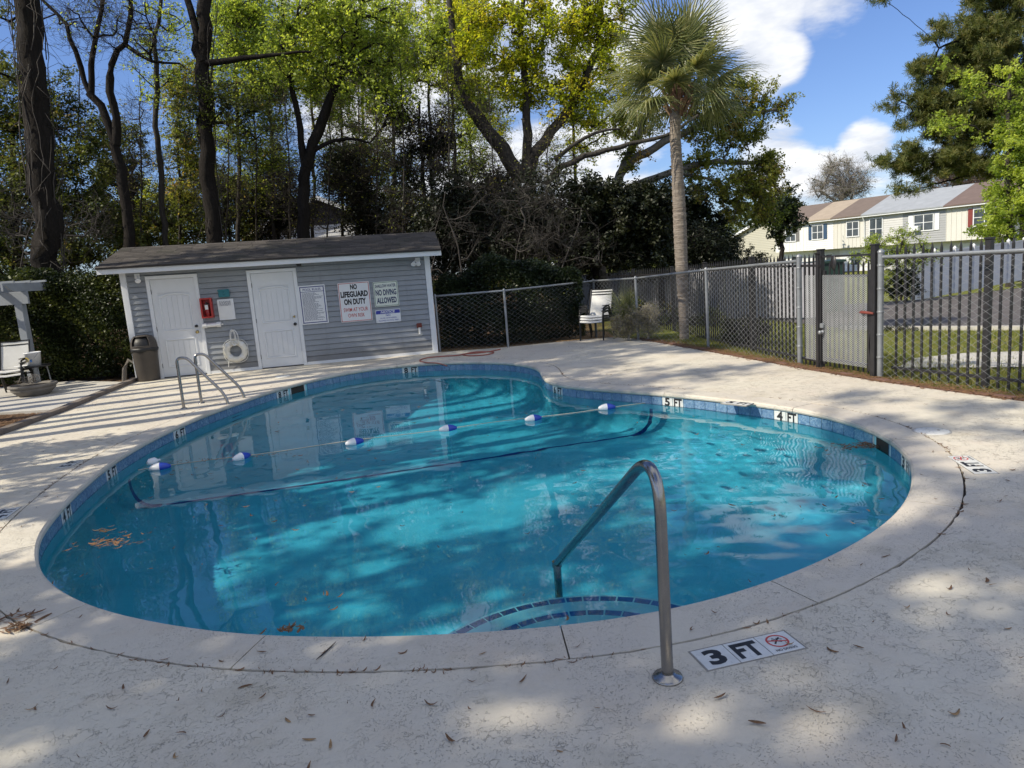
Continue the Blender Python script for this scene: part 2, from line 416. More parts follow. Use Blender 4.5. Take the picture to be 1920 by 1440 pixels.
# ------------------------------------------------------------------ pool outline (metres, deck level z = 0)
CTRL = [(-.16, 3.18), (-.45, 3.18), (-.71, 3.21), (-1.03, 3.25), (-1.37, 3.32), (-1.61, 3.39), (-1.83, 3.49), (-2.16, 3.63), (-2.48, 3.82), (-2.83, 4.08), (-3.17, 4.43), (-3.44, 4.84), (-3.63, 5.17), (-3.82, 5.71), (-3.96, 6.12), (-4.1, 6.65), (-4.27, 7.38), (-4.36, 8.21), (-4.37, 9.02), (-4.3, 9.9), (-4.2, 10.39), (-4.07, 11.07), (-3.95, 11.61), (-3.75, 12.09), (-3.53, 12.55), (-3.15, 13.12), (-2.68, 13.5), (-2.05, 13.68), (-1.54, 13.67), (-1.01, 13.52), (-.5, 13.25), (-.05, 12.88), (.27, 12.4), (.44, 11.9), (.48, 11.4), (.46, 10.93), (.49, 10.5), (.62, 10.1), (.87, 9.74), (1.27, 9.38), (1.68, 9.0), (2.07, 8.6), (2.48, 8.1), (2.85, 7.58), (3.06, 7.2), (3.18, 6.83), (3.24, 6.42), (3.22, 6.04), (3.14, 5.63), (3.03, 5.32), (2.83, 4.94), (2.62, 4.6), (2.38, 4.3), (2.14, 4.07), (1.93, 3.9), (1.69, 3.73), (1.46, 3.58), (1.19, 3.44), (.95, 3.34), (.73, 3.26), (.4, 3.2), (.13, 3.175)]
def resample(P, step, closed=True):
    P = np.asarray(P, float); Q = np.vstack([P, P[:1]]) if closed else P
    s = np.r_[0, np.cumsum(np.hypot(*np.diff(Q, axis=0).T))]
    n = int(round(s[-1] / step)); t = np.linspace(0, s[-1], n + (0 if closed else 1), endpoint=not closed)
    return np.c_[np.interp(t, s, Q[:, 0]), np.interp(t, s, Q[:, 1])]
def smooth(P, it):
    for _ in range(it): P = (np.roll(P, 1, 0) + 2 * P + np.roll(P, -1, 0)) / 4
    return P
EDGE = smooth(resample(CTRL, .05), 60); EDGE = resample(EDGE, .05)
def offset(P, d):
    t = np.roll(P, -1, 0) - np.roll(P, 1, 0); t /= np.linalg.norm(t, axis=1)[:, None]
    return P + d * np.c_[-t[:, 1], t[:, 0]]      # clockwise loop: left of travel is outside
NE = len(EDGE)
WATER = -.16
def inside(P, poly):
    x, y = P[:, 0], P[:, 1]; r = np.zeros(len(P), bool); q = np.roll(poly, -1, 0)
    for (x0, y0), (x1, y1) in zip(poly, q):
        c = ((y0 > y) != (y1 > y)); 
        if c.any(): r ^= c & (x < (x1 - x0) * (y - y0) / (y1 - y0 + 1e-12) + x0)
    return r

# ------------------------------------------------------------------ terrain, deck
DECK = [(-7.66, 14.75), (-7.52, 14.1), (-7.25, 12.6), (-7.0, 11.1), (-6.85, 9.4), (-6.9, 7.0), (-7.2, 3.0), (-7.5, -4.0), (7.5, -4.0), (6.2, 3.5), (5.45, 6.0), (5.03, 6.95), (4.72, 7.7), (4.42, 8.44), (4.05, 9.7), (3.71, 11.1), (3.2, 13.1), (2.72, 14.95), (2.25, 15.75), (1.2, 15.62), (-.2, 15.34), (-1.5, 15.36), (-1.5, 15.42)]
def ground_z(x, y):
    x = np.asarray(x, float); y = np.asarray(y, float)
    s = np.clip((y - 10 + .35 * (x - 4)) / 45, 0, 1) * np.clip((x - 2.5) / 6, 0, 1)
    return -.06 - 1.05 * s * s * (3 - 2 * s) - .28 * np.clip((x - 3.2) / 3, 0, 1) * np.clip((y - 9) / 12, 0, 1)
gx = np.unique(np.r_[np.arange(-400, -20, 20), np.arange(-20, 20, .5), np.arange(20, 60, 2), np.arange(60, 401, 20)])
gy = np.unique(np.r_[np.arange(-400, -8, 20), np.arange(-8, 26, .5), np.arange(26, 90, 2), np.arange(90, 401, 20)])
XX, YY = np.meshgrid(gx, gy); nx, ny = len(gx), len(gy)
V = np.c_[XX.ravel(), YY.ravel(), ground_z(XX, YY).ravel()]
V[:, 2] += .012 * np.sin(V[:, 0] * 2.1 + np.cos(V[:, 1] * 1.7)) * (np.abs(V[:, 0]) < 30)
ii = (np.arange(ny - 1)[:, None] * nx + np.arange(nx - 1)).ravel()
F = np.c_[ii, ii + 1, ii + nx + 1, ii + nx]
ins = inside(V[:, :2], np.array(DECK)); F = F[~ins[F].all(1)]
link('ground', npmesh('ground', V, F, 'ground', smooth=True), kind='structure')

RING = offset(EDGE, .325)
def filled(outer, hole, z, thick):
    """flat slab with an optional hole; both loops get side walls"""
    loops = [[Vector((x, y, 0)) for x, y in outer]] + ([[Vector((x, y, 0)) for x, y in hole]] if hole is not None else [])
    tris = geometry.tessellate_polygon(loops)
    mb = MB(); pts = [p for l in loops for p in l]
    mb._add([(p.x, p.y, z) for p in pts], [tuple(t) for t in tris])
    for l in loops:
        n = len(l)
        for i in range(n):
            a, b = l[i], l[(i + 1) % n]; mb.quad((a.x, a.y, z), (b.x, b.y, z), (b.x, b.y, z - thick), (a.x, a.y, z - thick))
    return mb
def upward(o):
    bm = bmesh.new(); bm.from_mesh(o.data); bmesh.ops.remove_doubles(bm, verts=bm.verts, dist=1e-5); bmesh.ops.recalc_face_normals(bm, faces=bm.faces)
    f = max(bm.faces, key=lambda f: f.calc_area())
    if f.normal.z < 0: bmesh.ops.reverse_faces(bm, faces=bm.faces)
    bm.to_mesh(o.data); bm.free(); return o
jr = RING + rng.normal(0, .0035, RING.shape)
deck = upward(filled(DECK, jr, 0.0, .14).build('pool_deck', 'deck', kind='structure'))
mb = MB()                                                    # dirt in the joint round the coping
A_, B_ = offset(EDGE, .28), offset(EDGE, .36)
for i in range(NE):
    j = (i + 1) % NE; mb.quad((*A_[i], -.018), (*A_[j], -.018), (*B_[j], -.018), (*B_[i], -.018))
mb.build('deck_joint', 'dirt_and_shade', deck)
# patio and mulch left of the deck
pat = MB(); q = [(-7.72, 14.4), (-7.1, 11.4), (-11.5, 11.9), (-12.4, 15.0), (-9.5, 15.4)]
pat._add([(x, y, -.012) for x, y in q] + [(x, y, -.1) for x, y in q], [tuple(range(5))[::-1]] + [(i, i + 5, (i + 1) % 5 + 5, (i + 1) % 5) for i in range(5)])
pat.build('patio', 'concrete', kind='structure')

# ------------------------------------------------------------------ the pool: coping, tiles, basin, steps
pool = thing('swimming_pool', 'kidney shaped pool with pale coping and a blue tile waterline', 'pool')
prof = [(.030, -.055), (.008, -.05), (.0, -.034), (.004, -.012), (.02, 0.002), (.06, .004), (.312, .001), (.314, -.06)]
def at_edge(i, u):
    P = offs[u]; k = int(math.floor(i)); f = i - k; return P[k % NE] * (1 - f) + P[(k + 1) % NE] * f
offs = {u: offset(EDGE, u) for u, _ in prof}
joints = sorted([0.0] + [float(np.argmin(np.hypot(EDGE[:, 0] - x, EDGE[:, 1] - y))) for x, y in [(-1.3, 3.3), (.12, 3.18), (1.25, 3.47), (2.5, 4.45), (3.2, 5.9), (2.95, 7.4), (1.9, 8.8), (.6, 10.1), (.4, 12), (-.6, 13.3), (-2.2, 13.7), (-3.5, 12.6), (-4.1, 11), (-4.37, 9.4), (-4.3, 7.7), (-4, 6.3), (-3.5, 4.9), (-2.5, 3.83)]])[1:]
for k, a in enumerate(joints):
    b = joints[(k + 1) % len(joints)]; b = b if b > a else b + NE
    ts = np.linspace(a + .07, b - .07, max(4, int((b - a) / 2)))
    vs = [(*at_edge(t, u), z) for t in ts for u, z in prof]; n = len(prof)
    fs = [(i * n + j, (i + 1) * n + j, (i + 1) * n + j + 1, i * n + j + 1) for i in range(len(ts) - 1) for j in range(n - 1)]
    fs += [tuple(range(n)), tuple(range(len(vs) - 1, len(vs) - n - 1, -1))]
    mb = MB(); mb._add(vs, fs)
    sl = mb.build('coping_slab', 'coping', pool)
# basin: wall behind the tiles and floor
WALL = offset(EDGE, .034)
PA, PB = np.array([-4.09, 7.28]), np.array([1.72, 8.80])       # the blue stripe where the floor breaks
pd = (PB - PA) / np.linalg.norm(PB - PA); pn = np.array([-pd[1], pd[0]])
def floor_z(P):
    s = (np.asarray(P) - PA) @ pn
    sh = -1.02 - .085 * np.clip(s + 4.6, 0, 9) * (s < 0) - .085 * 4.6 * (s >= 0)
    return np.where(s < 0, sh, -1.02 - .391 - .36 * np.clip(s, 0, 3.0))
cen = EDGE.mean(0)
rings = []
for f, up in ((1.0, None), (.985, .34), (.965, .14), (.93, .03), (.8, 0), (.6, 0), (.4, 0), (.2, 0), (.02, 0)):
    P = cen + (WALL - cen) * f
    rings.append(np.c_[P, floor_z(P) + (up or 0)])
top = np.c_[WALL, np.full(NE, -.06)]; rings[0] = np.c_[WALL, floor_z(WALL) + .6]
rings = [top] + rings
V = np.vstack(rings); F = []
for r in range(len(rings) - 1):
    a = np.arange(NE); b = (a + 1) % NE; F.append(np.c_[r * NE + a, (r + 1) * NE + a, (r + 1) * NE + b, r * NE + b])
F = np.vstack(F); me = npmesh('basin', V, F, 'plaster', smooth=True)
basin = link('basin', me, pool)
mb = MB(); P = V[-NE:]; mb.poly([tuple(p) for p in P]); mb.build('basin_floor', 'plaster', pool)
# stripe on floor and walls
mb = MB(); N_ = 60
def stripe_pt(t, off):
    p = PA + pd * t + pn * off; return (p[0], p[1], float(floor_z(p)) + .012)
Lp = np.linalg.norm(PB - PA)
for i in range(N_):
    t0, t1 = .28 + (Lp - .5) * i / N_, .28 + (Lp - .5) * (i + 1) / N_
    mb.quad(stripe_pt(t0, -.05), stripe_pt(t1, -.05), stripe_pt(t1, .0), stripe_pt(t0, .0))
for P0, sgn in ((PA, 1), (PB, -1)):
    z0 = float(floor_z(P0)); prev = None
    for k in range(7):
        a = k / 6; off = .30 * (1 - math.sqrt(max(0, 1 - (1 - a) ** 2))) if False else .27 * a ** 2.2
        z = -.25 + (z0 + .02 + .25) * (1 - (1 - a) ** 2.0)
        p = P0 + pd * sgn * (.02 + off); q_ = p - pn * .09; cur = ((p[0], p[1], z), (q_[0], q_[1], z))
        if prev: mb.quad(prev[0], prev[1], cur[1], cur[0])
        prev = cur
mb.build('floor_stripe', 'stripe_blue', pool)
# waterline tiles
TW = .152; per = NE * .05; nt = int(per / .1535)
wall_t = offset(EDGE, .030)
tm = MB(); tm.box(-TW / 2 + .0015, TW / 2 - .0015, 0, .006, -.206, -.056, .0015); tile_me = tm.mesh('waterline_tile', 'tile_blue')
wm = MB(); wm.box(-TW / 2 + .0015, TW / 2 - .0015, 0, .006, -.206, -.056, .0015); white_me = wm.mesh('depth_tile', 'tile_white')
def edge_frame(i, u):
    P = wall_t; k = int(math.floor(i)) % NE; f = i - math.floor(i)
    p = P[k] * (1 - f) + P[(k + 1) % NE] * f; t = P[(k + 2) % NE] - P[(k - 1) % NE]; t = t / np.linalg.norm(t)
    n = np.array([t[1], -t[0]])                                  # towards the water
    return p + n * u, t, n
def near_i(x, y): return float(np.argmin(np.hypot(EDGE[:, 0] - x, EDGE[:, 1] - y)))
marks = {}
step_i = NE / nt
for (x, y, s) in [(-3.87, 5.9, '4'), (-4.23, 7.25, '5'), (-4.33, 9.15, '6'), (-3.87, 11.85, '8'), (-2.1, 13.68, '8'), (.58, 10.25, '6'), (1.88, 8.8, '5'), (2.87, 7.55, '4'), (3.12, 5.6, '3')]:
    k = int(near_i(x, y) / step_i); marks[k] = s; marks[(k + 1) % nt] = 'FT'
skim = [near_i(-3.72, 12.25), near_i(3.21, 6.15)]
for k in range(nt):
    i = (k + .5) * step_i
    if min(abs(i - s) for s in skim) * .05 < .19: continue
    p, t, n = edge_frame(i, .007)
    mk = marks.get(k)
    o = link('depth_tile' if mk else 'waterline_tile', white_me if mk else tile_me, pool, loc=(p[0], p[1], rng.normal(0, .0007)), rz=math.atan2(t[1], t[0]))
    if mk:
        s_ = mk
        tx = MB(); text(tx, s_, 0, -.115, .075 if s_ != 'FT' else .115, .105, -.0012, .04); tx.build('lettering', 'ink_black', o)
# skimmer mouths
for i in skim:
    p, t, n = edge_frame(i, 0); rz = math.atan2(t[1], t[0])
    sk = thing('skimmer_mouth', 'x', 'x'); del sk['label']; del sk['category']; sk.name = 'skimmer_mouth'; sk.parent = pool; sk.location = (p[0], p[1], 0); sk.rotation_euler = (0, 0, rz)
    mb = MB(); mb.box(-.166, .166, -.001, .003, -.21, -.058); mb.build('mouth_shade_panel', 'dirt_and_shade', sk)  # flat dark panel painting the shade of the open mouth
    for a_ in (-.19, .165):
        mb = MB(); mb.box(a_, a_ + .025, -.012, .03, -.205, -.056); mb.build('throat_frame', 'tile_white', sk)
# steps
SC = np.array([.27, 3.05])
for r, z in ((.50, -.25), (.74, -.335), (.98, -.42)):
    mb = MB(); n = 40; a0, a1 = R_(-12), R_(192)
    arc = [(SC[0] + r * math.cos(a0 + (a1 - a0) * k / n), SC[1] + r * math.sin(a0 + (a1 - a0) * k / n)) for k in range(n + 1)]
    vs = [(x, y, z) for x, y in arc] + [(x, y, -1.4) for x, y in arc] + [(SC[0], SC[1] - .3, z)]
    mb._add(vs, [(k, k + 1, 2 * n + 2) for k in range(n)], False)
    mb._add(vs, [(k + 1, k, k + n + 1, k + n + 2) for k in range(n)], True)
    st = mb.build('step', 'plaster_white', pool)
    m_ = int(math.pi * r * 1.1 / .10)
    for k in range(m_):
        a = a0 + (a1 - a0) * (k + .5) / m_; da = (a1 - a0) / m_ * .45
        tb = MB(); ps = [(SC[0] + q * math.cos(a + s * da), SC[1] + q * math.sin(a + s * da)) for q, s in ((r - .020, -1), (r - .020, 1), (r - .07, 1), (r - .07, -1))]
        tb._add([(x, y, z + .004) for x, y in ps] + [(x, y, z - .004) for x, y in ps], [(0, 1, 2, 3), (0, 4, 5, 1), (1, 5, 6, 2), (2, 6, 7, 3), (3, 7, 4, 0)])
        tb.build('step_tile', 'tile_step', st)

# water: a rippled sheet clipped well inside the shell walls
res = .024
wx = np.arange(-4.75, 3.65, res); wy = np.arange(2.85, 14.05, res)
WX, WY = np.meshgrid(wx, wy); H = np.zeros_like(WX)
wr = np.random.default_rng(5)
rip = .3 + .7 * np.clip((WX + .8) / 2.2, 0, 1) * np.clip((10.8 - WY) / 3, 0, 1)
for _ in range(60):
    lam = wr.uniform(.07, .42); th = wr.normal(R_(66), .95); a = lam ** 1.25 * .0046 * wr.uniform(.5, 1.2)
    H += a * np.sin((WX * math.sin(th) + WY * math.cos(th)) * 2 * math.pi / lam + wr.uniform(0, 6.28) + .6 * np.sin(WX * wr.uniform(.5, 2) + wr.uniform(0, 6)))
H *= rip * .135
V = np.c_[WX.ravel(), WY.ravel(), (H + WATER).ravel()]; nx, ny = len(wx), len(wy)
ii = (np.arange(ny - 1)[:, None] * nx + np.arange(nx - 1)).ravel(); F = np.c_[ii, ii + 1, ii + nx + 1, ii + nx]
keep = inside(V[:, :2], offset(EDGE, .055)); F = F[keep[F].any(1)]
water = link('pool_water', npmesh('pool_water', V, F, 'water', smooth=True), kind='structure')
try:
    water.cycles.is_caustics_caster = True
    for o in [basin] + [c for c in pool.children if c.name.startswith('step')]: o.cycles.is_caustics_receiver = True
except Exception as e: print('caustics', e)
# ------------------------------------------------------------------ pool shed
SA, SB = G(301, 709.6), G(808, 662)
wd = (SB - SA); wd.z = 0; wd.normalize(); SRZ = math.atan2(wd.y, wd.x)
SHED0 = SA - wd * .42
def wall_xz(px, py):
    """shed wall coordinates (along, up) behind a pixel"""
    n = Vector((wd.y, -wd.x, 0)); d = ray(px, py); o = Vector((0, 0, EYE))
    p = o + d * ((SHED0 - o).dot(n) / d.dot(n)); return ((p - SHED0).dot(wd), p.z)
SL, SH, SDEP = 6.05, 2.16, 2.5
shed = thing('pool_shed', 'grey sided pool shed with two white doors and a brown shingle roof', 'shed', SHED0, SRZ)
DOORS = [(.43, .98), (2.36, .98)]
def siding(x0, x1, z0, z1):
    mb = MB(); mb.prism([(x0, z0), (x1, z0), (x1, z1), (x0, z1)], -.004, .03)
    # each board leans out at its foot
    n = 0; v = []
    for (x, y, z) in mb.v: v.append((x, y if y > 0 else (-.026 if z < z0 + .01 else -.004), z))
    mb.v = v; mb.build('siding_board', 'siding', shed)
cz = .06; pitch_b = .113
while cz < SH - .01:
    zt = min(cz + pitch_b - .008, SH); xs = .08
    for dx, dw in DOORS + [(SL - .08, 0)]:
        if cz < 2.02 and dw or dw == 0:
            if dx - xs > .01: siding(xs, dx, cz, zt)
            xs = dx + dw
    cz += pitch_b
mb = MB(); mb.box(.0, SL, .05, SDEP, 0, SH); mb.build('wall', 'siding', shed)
for x0, x1 in ((-.035, .08), (SL - .08, SL + .035)):
    mb = MB(); mb.box(x0, x1, -.038, .05, .0, SH, .004); mb.build('corner_trim', 'white_trim', shed)
mb = MB(); mb.box(.081, .429, -.03, .0, .0, .058); mb.build('base_trim', 'white_trim', shed)
mb = MB(); mb.box(1.411, 2.359, -.03, .0, .0, .058); mb.build('base_trim', 'white_trim', shed)
mb = MB(); mb.box(3.341, SL - .081, -.03, .0, .0, .058); mb.build('base_trim', 'white_trim', shed)
OV, OL = .40, .30                                           # eave and rake overhang
RZ0, RISE = 2.14, .27
zr = lambda y: RZ0 + .115 + (y + OV) * RISE                  # roof plane front
ymid = SDEP / 2
mb = MB(); mb.box(-OL, SL + OL - .05, -OV, -OV + .03, RZ0, RZ0 + .125, .003); mb.build('fascia', 'white_trim', shed)
mb = MB(); mb.box(-OL + .001, SL + OL - .051, -OV + .031, .0, SH + .002, SH + .02); mb.build('soffit', 'white_trim', shed)
mb = MB(); mb.prism([(-OL - .01, 0), (-OL - .01, 0), (SL, 0)], 0, 0) if False else None
mb = MB(); e = .03
for s_ in (0, 1):                                            # roof deck: two slopes
    ya, yb = (-OV - .03, ymid) if s_ == 0 else (SDEP + OV + .03, ymid)
    za, zb = RZ0 + .125, RZ0 + .125 + (ymid + OV + .03) * RISE
    x0, x1 = -OL - .015, SL + OL - .035
    mb._add([(x0, ya, za), (x1, ya, za), (x1, yb, zb), (x0, yb, zb), (x0, ya, za - e), (x1, ya, za - e), (x1, yb, zb - e), (x0, yb, zb - e)],
            [(0, 1, 2, 3), (7, 6, 5, 4), (0, 4, 5, 1), (1, 5, 6, 2), (2, 6, 7, 3), (3, 7, 4, 0)])
roof = mb.build('roof', 'shingle', shed)
for x0 in (-.0, SL - .03):                                  # gables
    mb = MB(); zz0 = SH
    mb._add([(x0, 0, zz0), (x0, SDEP, zz0), (x0, ymid, RZ0 + .09 + (ymid + OV) * RISE), (x0 + .03, 0, zz0), (x0 + .03, SDEP, zz0), (x0 + .03, ymid, RZ0 + .09 + (ymid + OV) * RISE)], [(0, 1, 2), (5, 4, 3), (0, 3, 4, 1), (1, 4, 5, 2), (2, 5, 3, 0)])
    mb.build('gable', 'siding', shed)
for x0 in (-OL - .0, SL + OL - .055):
    for s_ in (0, 1):
        y0, y1 = (-OV + .03, ymid) if s_ == 0 else (SDEP + OV - .03, ymid); mb = MB()
        z0, z1 = RZ0 + .0, RZ0 + (ymid + OV) * RISE
        vs = [(x0 + d, y, z + h) for d in (0, .02) for y, z in ((y0, z0), (y1, z1)) for h in (0, .12)]
        mb._add(vs, [(0, 1, 3, 2), (4, 6, 7, 5), (0, 4, 5, 1), (2, 3, 7, 6), (0, 2, 6, 4), (1, 5, 7, 3)]); mb.build('rake_board', 'white_trim', shed)
# shingles: overlapping tabs with their own butts, joined (a few pixels each)
Vt, Ft, Rt = [], [], []
slope = math.atan(RISE); ln = (ymid + OV + .03) / math.cos(slope); rows = int(ln / .142)
for r in range(rows):
    y0 = r * .142; x = -OL - .02 - rng.uniform(0, .3)
    while x < SL + OL - .03:
        wdt = .305; xa, xb = max(x, -OL - .02), min(x + wdt - .006, SL + OL - .03); th = rng.uniform(.006, .014)
        if xb - xa > .02:
            def pt(xx, s, h):
                return (xx, -OV - .035 + s * math.cos(slope) - h * math.sin(slope), RZ0 + .125 + s * math.sin(slope) + h * math.cos(slope))
            o = len(Vt); j = rng.normal(0, .003)
            Vt += [pt(xa, y0 + j, 0.002), pt(xb, y0 + j, 0.002), pt(xb, y0 + j, th), pt(xa, y0 + j, th), pt(xb, y0 + .16, .003), pt(xa, y0 + .16, .003)]
            Ft += [(o, o + 1, o + 2, o + 3), (o + 3, o + 2, o + 4, o + 5)]; q_ = rng.random(); Rt += [q_, q_]
        x += wdt
link('shingle', npmesh('shingle', Vt, Ft, 'shingle', Rt), roof, kind='stuff')

def door_panel(mb, x0, x1, z0, z1, y, arch=0.0):
    """moulded panel: raised rim with planks inside"""
    n = 14
    def loop(i, yy):
        xa, xb, za, zb = x0 + i, x1 - i, z0 + i, z1 - i
        pts = [(xa, yy, za), (xb, yy, za)]
        if arch: pts += [(xb + (xa - xb) * k / n, yy, zb + arch * math.sin(math.pi * k / n) ** .8) for k in range(n + 1)]
        else: pts += [(xb, yy, zb), (xa, yy, zb)]
        return pts
    ls = [loop(0, y), loop(.014, y - .009), loop(.03, y - .009), loop(.044, y + .008)]
    L = len(ls[0])
    for a, b in zip(ls, ls[1:]):
        mb._add(a + b, [(k, (k + 1) % L, (k + 1) % L + L, k + L) for k in range(L)])
    mb._add(ls[-1], [tuple(range(L))])
    np_ = 5; wv = (x1 - x0 - .11) / np_
    for k in range(np_):
        xa = x0 + .055 + k * wv; mb.box(xa + .004, xa + wv - .004, y - .001, y + .007, z0 + .05, z1 - .05 + (arch * .75 if arch and 0 < k < np_ - 1 else 0))
for k, (dx, dw) in enumerate(DOORS):
    fr = MB(); fr.box(dx, dx + .07, -.036, .02, 0, 1.995, .004); fr.box(dx + dw - .07, dx + dw, -.036, .02, 0, 1.995, .004); fr.box(dx, dx + dw, -.036, .02, 1.996, 2.066, .004)
    fo = fr.build('door_frame', 'white_trim', shed)
    d = MB(); xa, xb = dx + .076, dx + dw - .076
    d.box(xa, xb, .0, .02, .02, 1.99)
    zs = [.02, .20, .78, .93, 1.72, 1.99]; m1 = .115
    for z0, z1, full in ((.02, .20, 1), (.20, .78, 0), (.78, .93, 1), (.93, 1.72, 0), (1.72, 1.99, 1)):
        if full: d.box(xa, xb, -.012, .03, z0, z1)
        else: d.box(xa, xa + m1, -.012, .03, z0, z1); d.box(xb - m1, xb, -.012, .03, z0, z1)
    door_panel(d, xa + m1 - .01, xb - m1 + .01, .195, .785, -.012)
    door_panel(d, xa + m1 - .01, xb - m1 + .01, .925, 1.66, -.0125, .055)
    do = d.build('door', 'door_white', shed)
    for zz_, col, rr in ((1.0, 'dark_metal', .027), (.88, 'brass', .03)) if k == 0 else ((1.03, 'brass', .022), (.87, 'dark_metal', .03)):
        m = MB(Matrix.Translation((xb - .07, -.012, zz_)) @ Matrix.Rotation(R_(90), 4, 'X')); m.lathe([(rr * 1.1, 0), (rr * 1.1, .008), (rr * .4, .012), (rr * .4, .03), (rr, .04), (rr * .9, .056), (.0, .062)], 14); m.build('knob', col, do)
    for zz_ in (.25, 1.0, 1.75):
        m = MB(); m.tube([(xa - .004, -.02, zz_ - .045), (xa - .004, -.02, zz_ + .045)], .008, 6); m.build('hinge', 'dark_metal', do)
    m = MB(); m.box(xa, xb, -.03, .03, 0, .018); m.build('threshold', 'dark_metal', fo)
# flood lights under the eave, little black lamp, outlet box
for x, yaw in ((.29, 1), (SL - .22, -1)):
    m = MB(); m.box(x - .05, x + .05, -.035, -.005, SH - .13, SH - .03, .006); lo = m.build('flood_light', 'white_trim', shed)
    for s_ in ((.0,) if yaw > 0 else (-.05, .05)):
        p0 = Vector((x + s_, -.04, SH - .08)); p1 = p0 + Vector((.03 * yaw, -.07, -.035)); m = MB(); m.tube([p0, p1], .012, 8)
        dv = Vector((.02 * yaw, -.06, -.06)).normalized(); m.tube([p1, p1 + dv * .03, p1 + dv * .09, p1 + dv * .10], [.02, .03, .055, .05], 12); m.build('lamp_head', 'white_trim', lo)
m = MB(); m.lathe([(.045, 0), (.05, -.03), (.04, -.07), (.0, -.075)], 12, (3.42, -.10, SH)); m.build('porch_lamp', 'dark_metal', shed)
ox, oz = wall_xz(786, 611)
m = MB(); m.box(ox - .055, ox + .055, -.085, -.02, oz - .03, oz + .06, .006); bx = m.build('outlet_box', 'rust_red', shed)
m = MB(); m.tube([(ox + .0, -.06, oz - .17), (ox + .0, -.06, oz - .03)], .026, 10); m.build('pipe_stub', 'pvc', shed)

for c_ in shed.children:                                     # the little building has settled towards its right end
    for q_ in [c_] + list(c_.children):
        me_ = q_.data; co = np.empty(len(me_.vertices) * 3, np.float32); me_.vertices.foreach_get('co', co); co = co.reshape(-1, 3)
        co[:, 2] -= .016 * co[:, 0] * np.clip((co[:, 2] - .9) / 1.2, 0, 1); me_.vertices.foreach_set('co', co.ravel()); me_.update()
# ---- what hangs on the shed
def onwall(name, label, cat, px, py, group=None):
    x, z = wall_xz(px, py); p = SHED0 + wd * x; t = thing(name, label, cat, (p.x, p.y, z), SRZ, group); return t
def plate(w_, h_, r=.02, y0=-.034, y1=-.027):
    mb = MB(); pts = []
    for cx, cy, a in ((w_ / 2 - r, h_ / 2 - r, 0), (-w_ / 2 + r, h_ / 2 - r, 90), (-w_ / 2 + r, -h_ / 2 + r, 180), (w_ / 2 - r, -h_ / 2 + r, 270)):
        pts += [(cx + r * math.cos(R_(a + k * 30)), cy + r * math.sin(R_(a + k * 30))) for k in range(4)]
    mb.prism(pts[::-1], y0, y1); return mb
def frame(mb, w_, h_, t_, y=-.0352):
    for x0, x1, z0, z1 in ((-w_ / 2, w_ / 2, h_ / 2 - t_, h_ / 2), (-w_ / 2, w_ / 2, -h_ / 2, -h_ / 2 + t_), (-w_ / 2, -w_ / 2 + t_, -h_ / 2 + t_, h_ / 2 - t_), (w_ / 2 - t_, w_ / 2, -h_ / 2 + t_, h_ / 2 - t_)):
        mb.quad((x0, y, z0), (x1, y, z0), (x1, y, z1), (x0, y, z1))
def bolts(t, w_, h_):
    m = MB()
    for x in (-1, 1):
        for z in (-1, 1): m = MB(Matrix.Translation((x * (w_ / 2 - .025), -.034, z * (h_ / 2 - .025))) @ Matrix.Rotation(R_(90), 4, 'X')); m.lathe([(.007, 0), (.006, .003), (0, .004)], 8); m.build('screw', 'galv', t)
YT = -.0356
s1 = onwall('pool_rules_sign', 'white rules notice headed POOL RULES inside a dark blue border, beside the right door', 'sign', 588, 571)
plate(.54, .80, .012).build('panel', 'sign_white', s1); m = MB(); frame(m, .49, .75, .018); m.quad((-.23, -.0352, .262), (.23, -.0352, .262), (.23, -.0352, .272), (-.23, -.0352, .272)); m.build('border', 'ink_blue', s1)
m = MB(); text(m, 'POOL RULES', 0, .312, .36, .05, YT, .012); m.build('lettering', 'ink_blue', s1)
m = MB(); z = .235; rr = random.Random(3)
while z > -.33:                                              # print too fine to read in the photograph
    x = -.205; xe = rr.uniform(.02, .2)
    while x < xe:
        l = rr.uniform(.015, .05); m.quad((x, YT, z), (min(x + l, .21), YT, z), (min(x + l, .21), YT, z + .0075), (x, YT, z + .0075)); x += l + .008
    z -= .0185
m.build('fine_print', 'ink_navy', s1); bolts(s1, .54, .80)
s2 = onwall('lifeguard_sign', 'large white sign reading NO LIFEGUARD ON DUTY with red lines below, middle of the wall', 'sign', 666, 566)
plate(.65, .82).build('panel', 'sign_white', s2); m = MB(); frame(m, .625, .795, .012); m.build('border', 'ink_red', s2)
m = MB(); text(m, 'NO', 0, .315, .14, .11, YT, .05); text(m, 'LIFEGUARD', 0, .165, .56, .125, YT, .05); text(m, 'ON DUTY', 0, .01, .45, .125, YT, .05); m.build('lettering', 'ink_black', s2)
m = MB(); text(m, 'SWIM AT YOUR', .0, -.155, .50, .082, YT, .012); text(m, 'OWN RISK', 0, -.275, .34, .082, YT, .012); m.build('lettering', 'ink_red', s2); bolts(s2, .65, .82)
s3 = onwall('no_diving_sign', 'pale sign with a thin green border reading SHALLOW WATER NO DIVING ALLOWED', 'sign', 724, 551)
plate(.51, .52).build('panel', 'sign_cream', s3); m = MB(); frame(m, .485, .495, .009); m.build('border', 'ink_green', s3)
m = MB(); text(m, 'SHALLOW WATER', 0, .172, .43, .066, YT, .02); text(m, 'NO DIVING', 0, .035, .43, .125, YT, .035); text(m, 'ALLOWED', 0, -.13, .41, .125, YT, .035); m.build('lettering', 'ink_navy', s3); bolts(s3, .51, .52)
s4 = onwall('glass_notice_sign', 'small white sign with a blue NOTICE header about glass containers, under the no diving sign', 'sign', 728, 592)
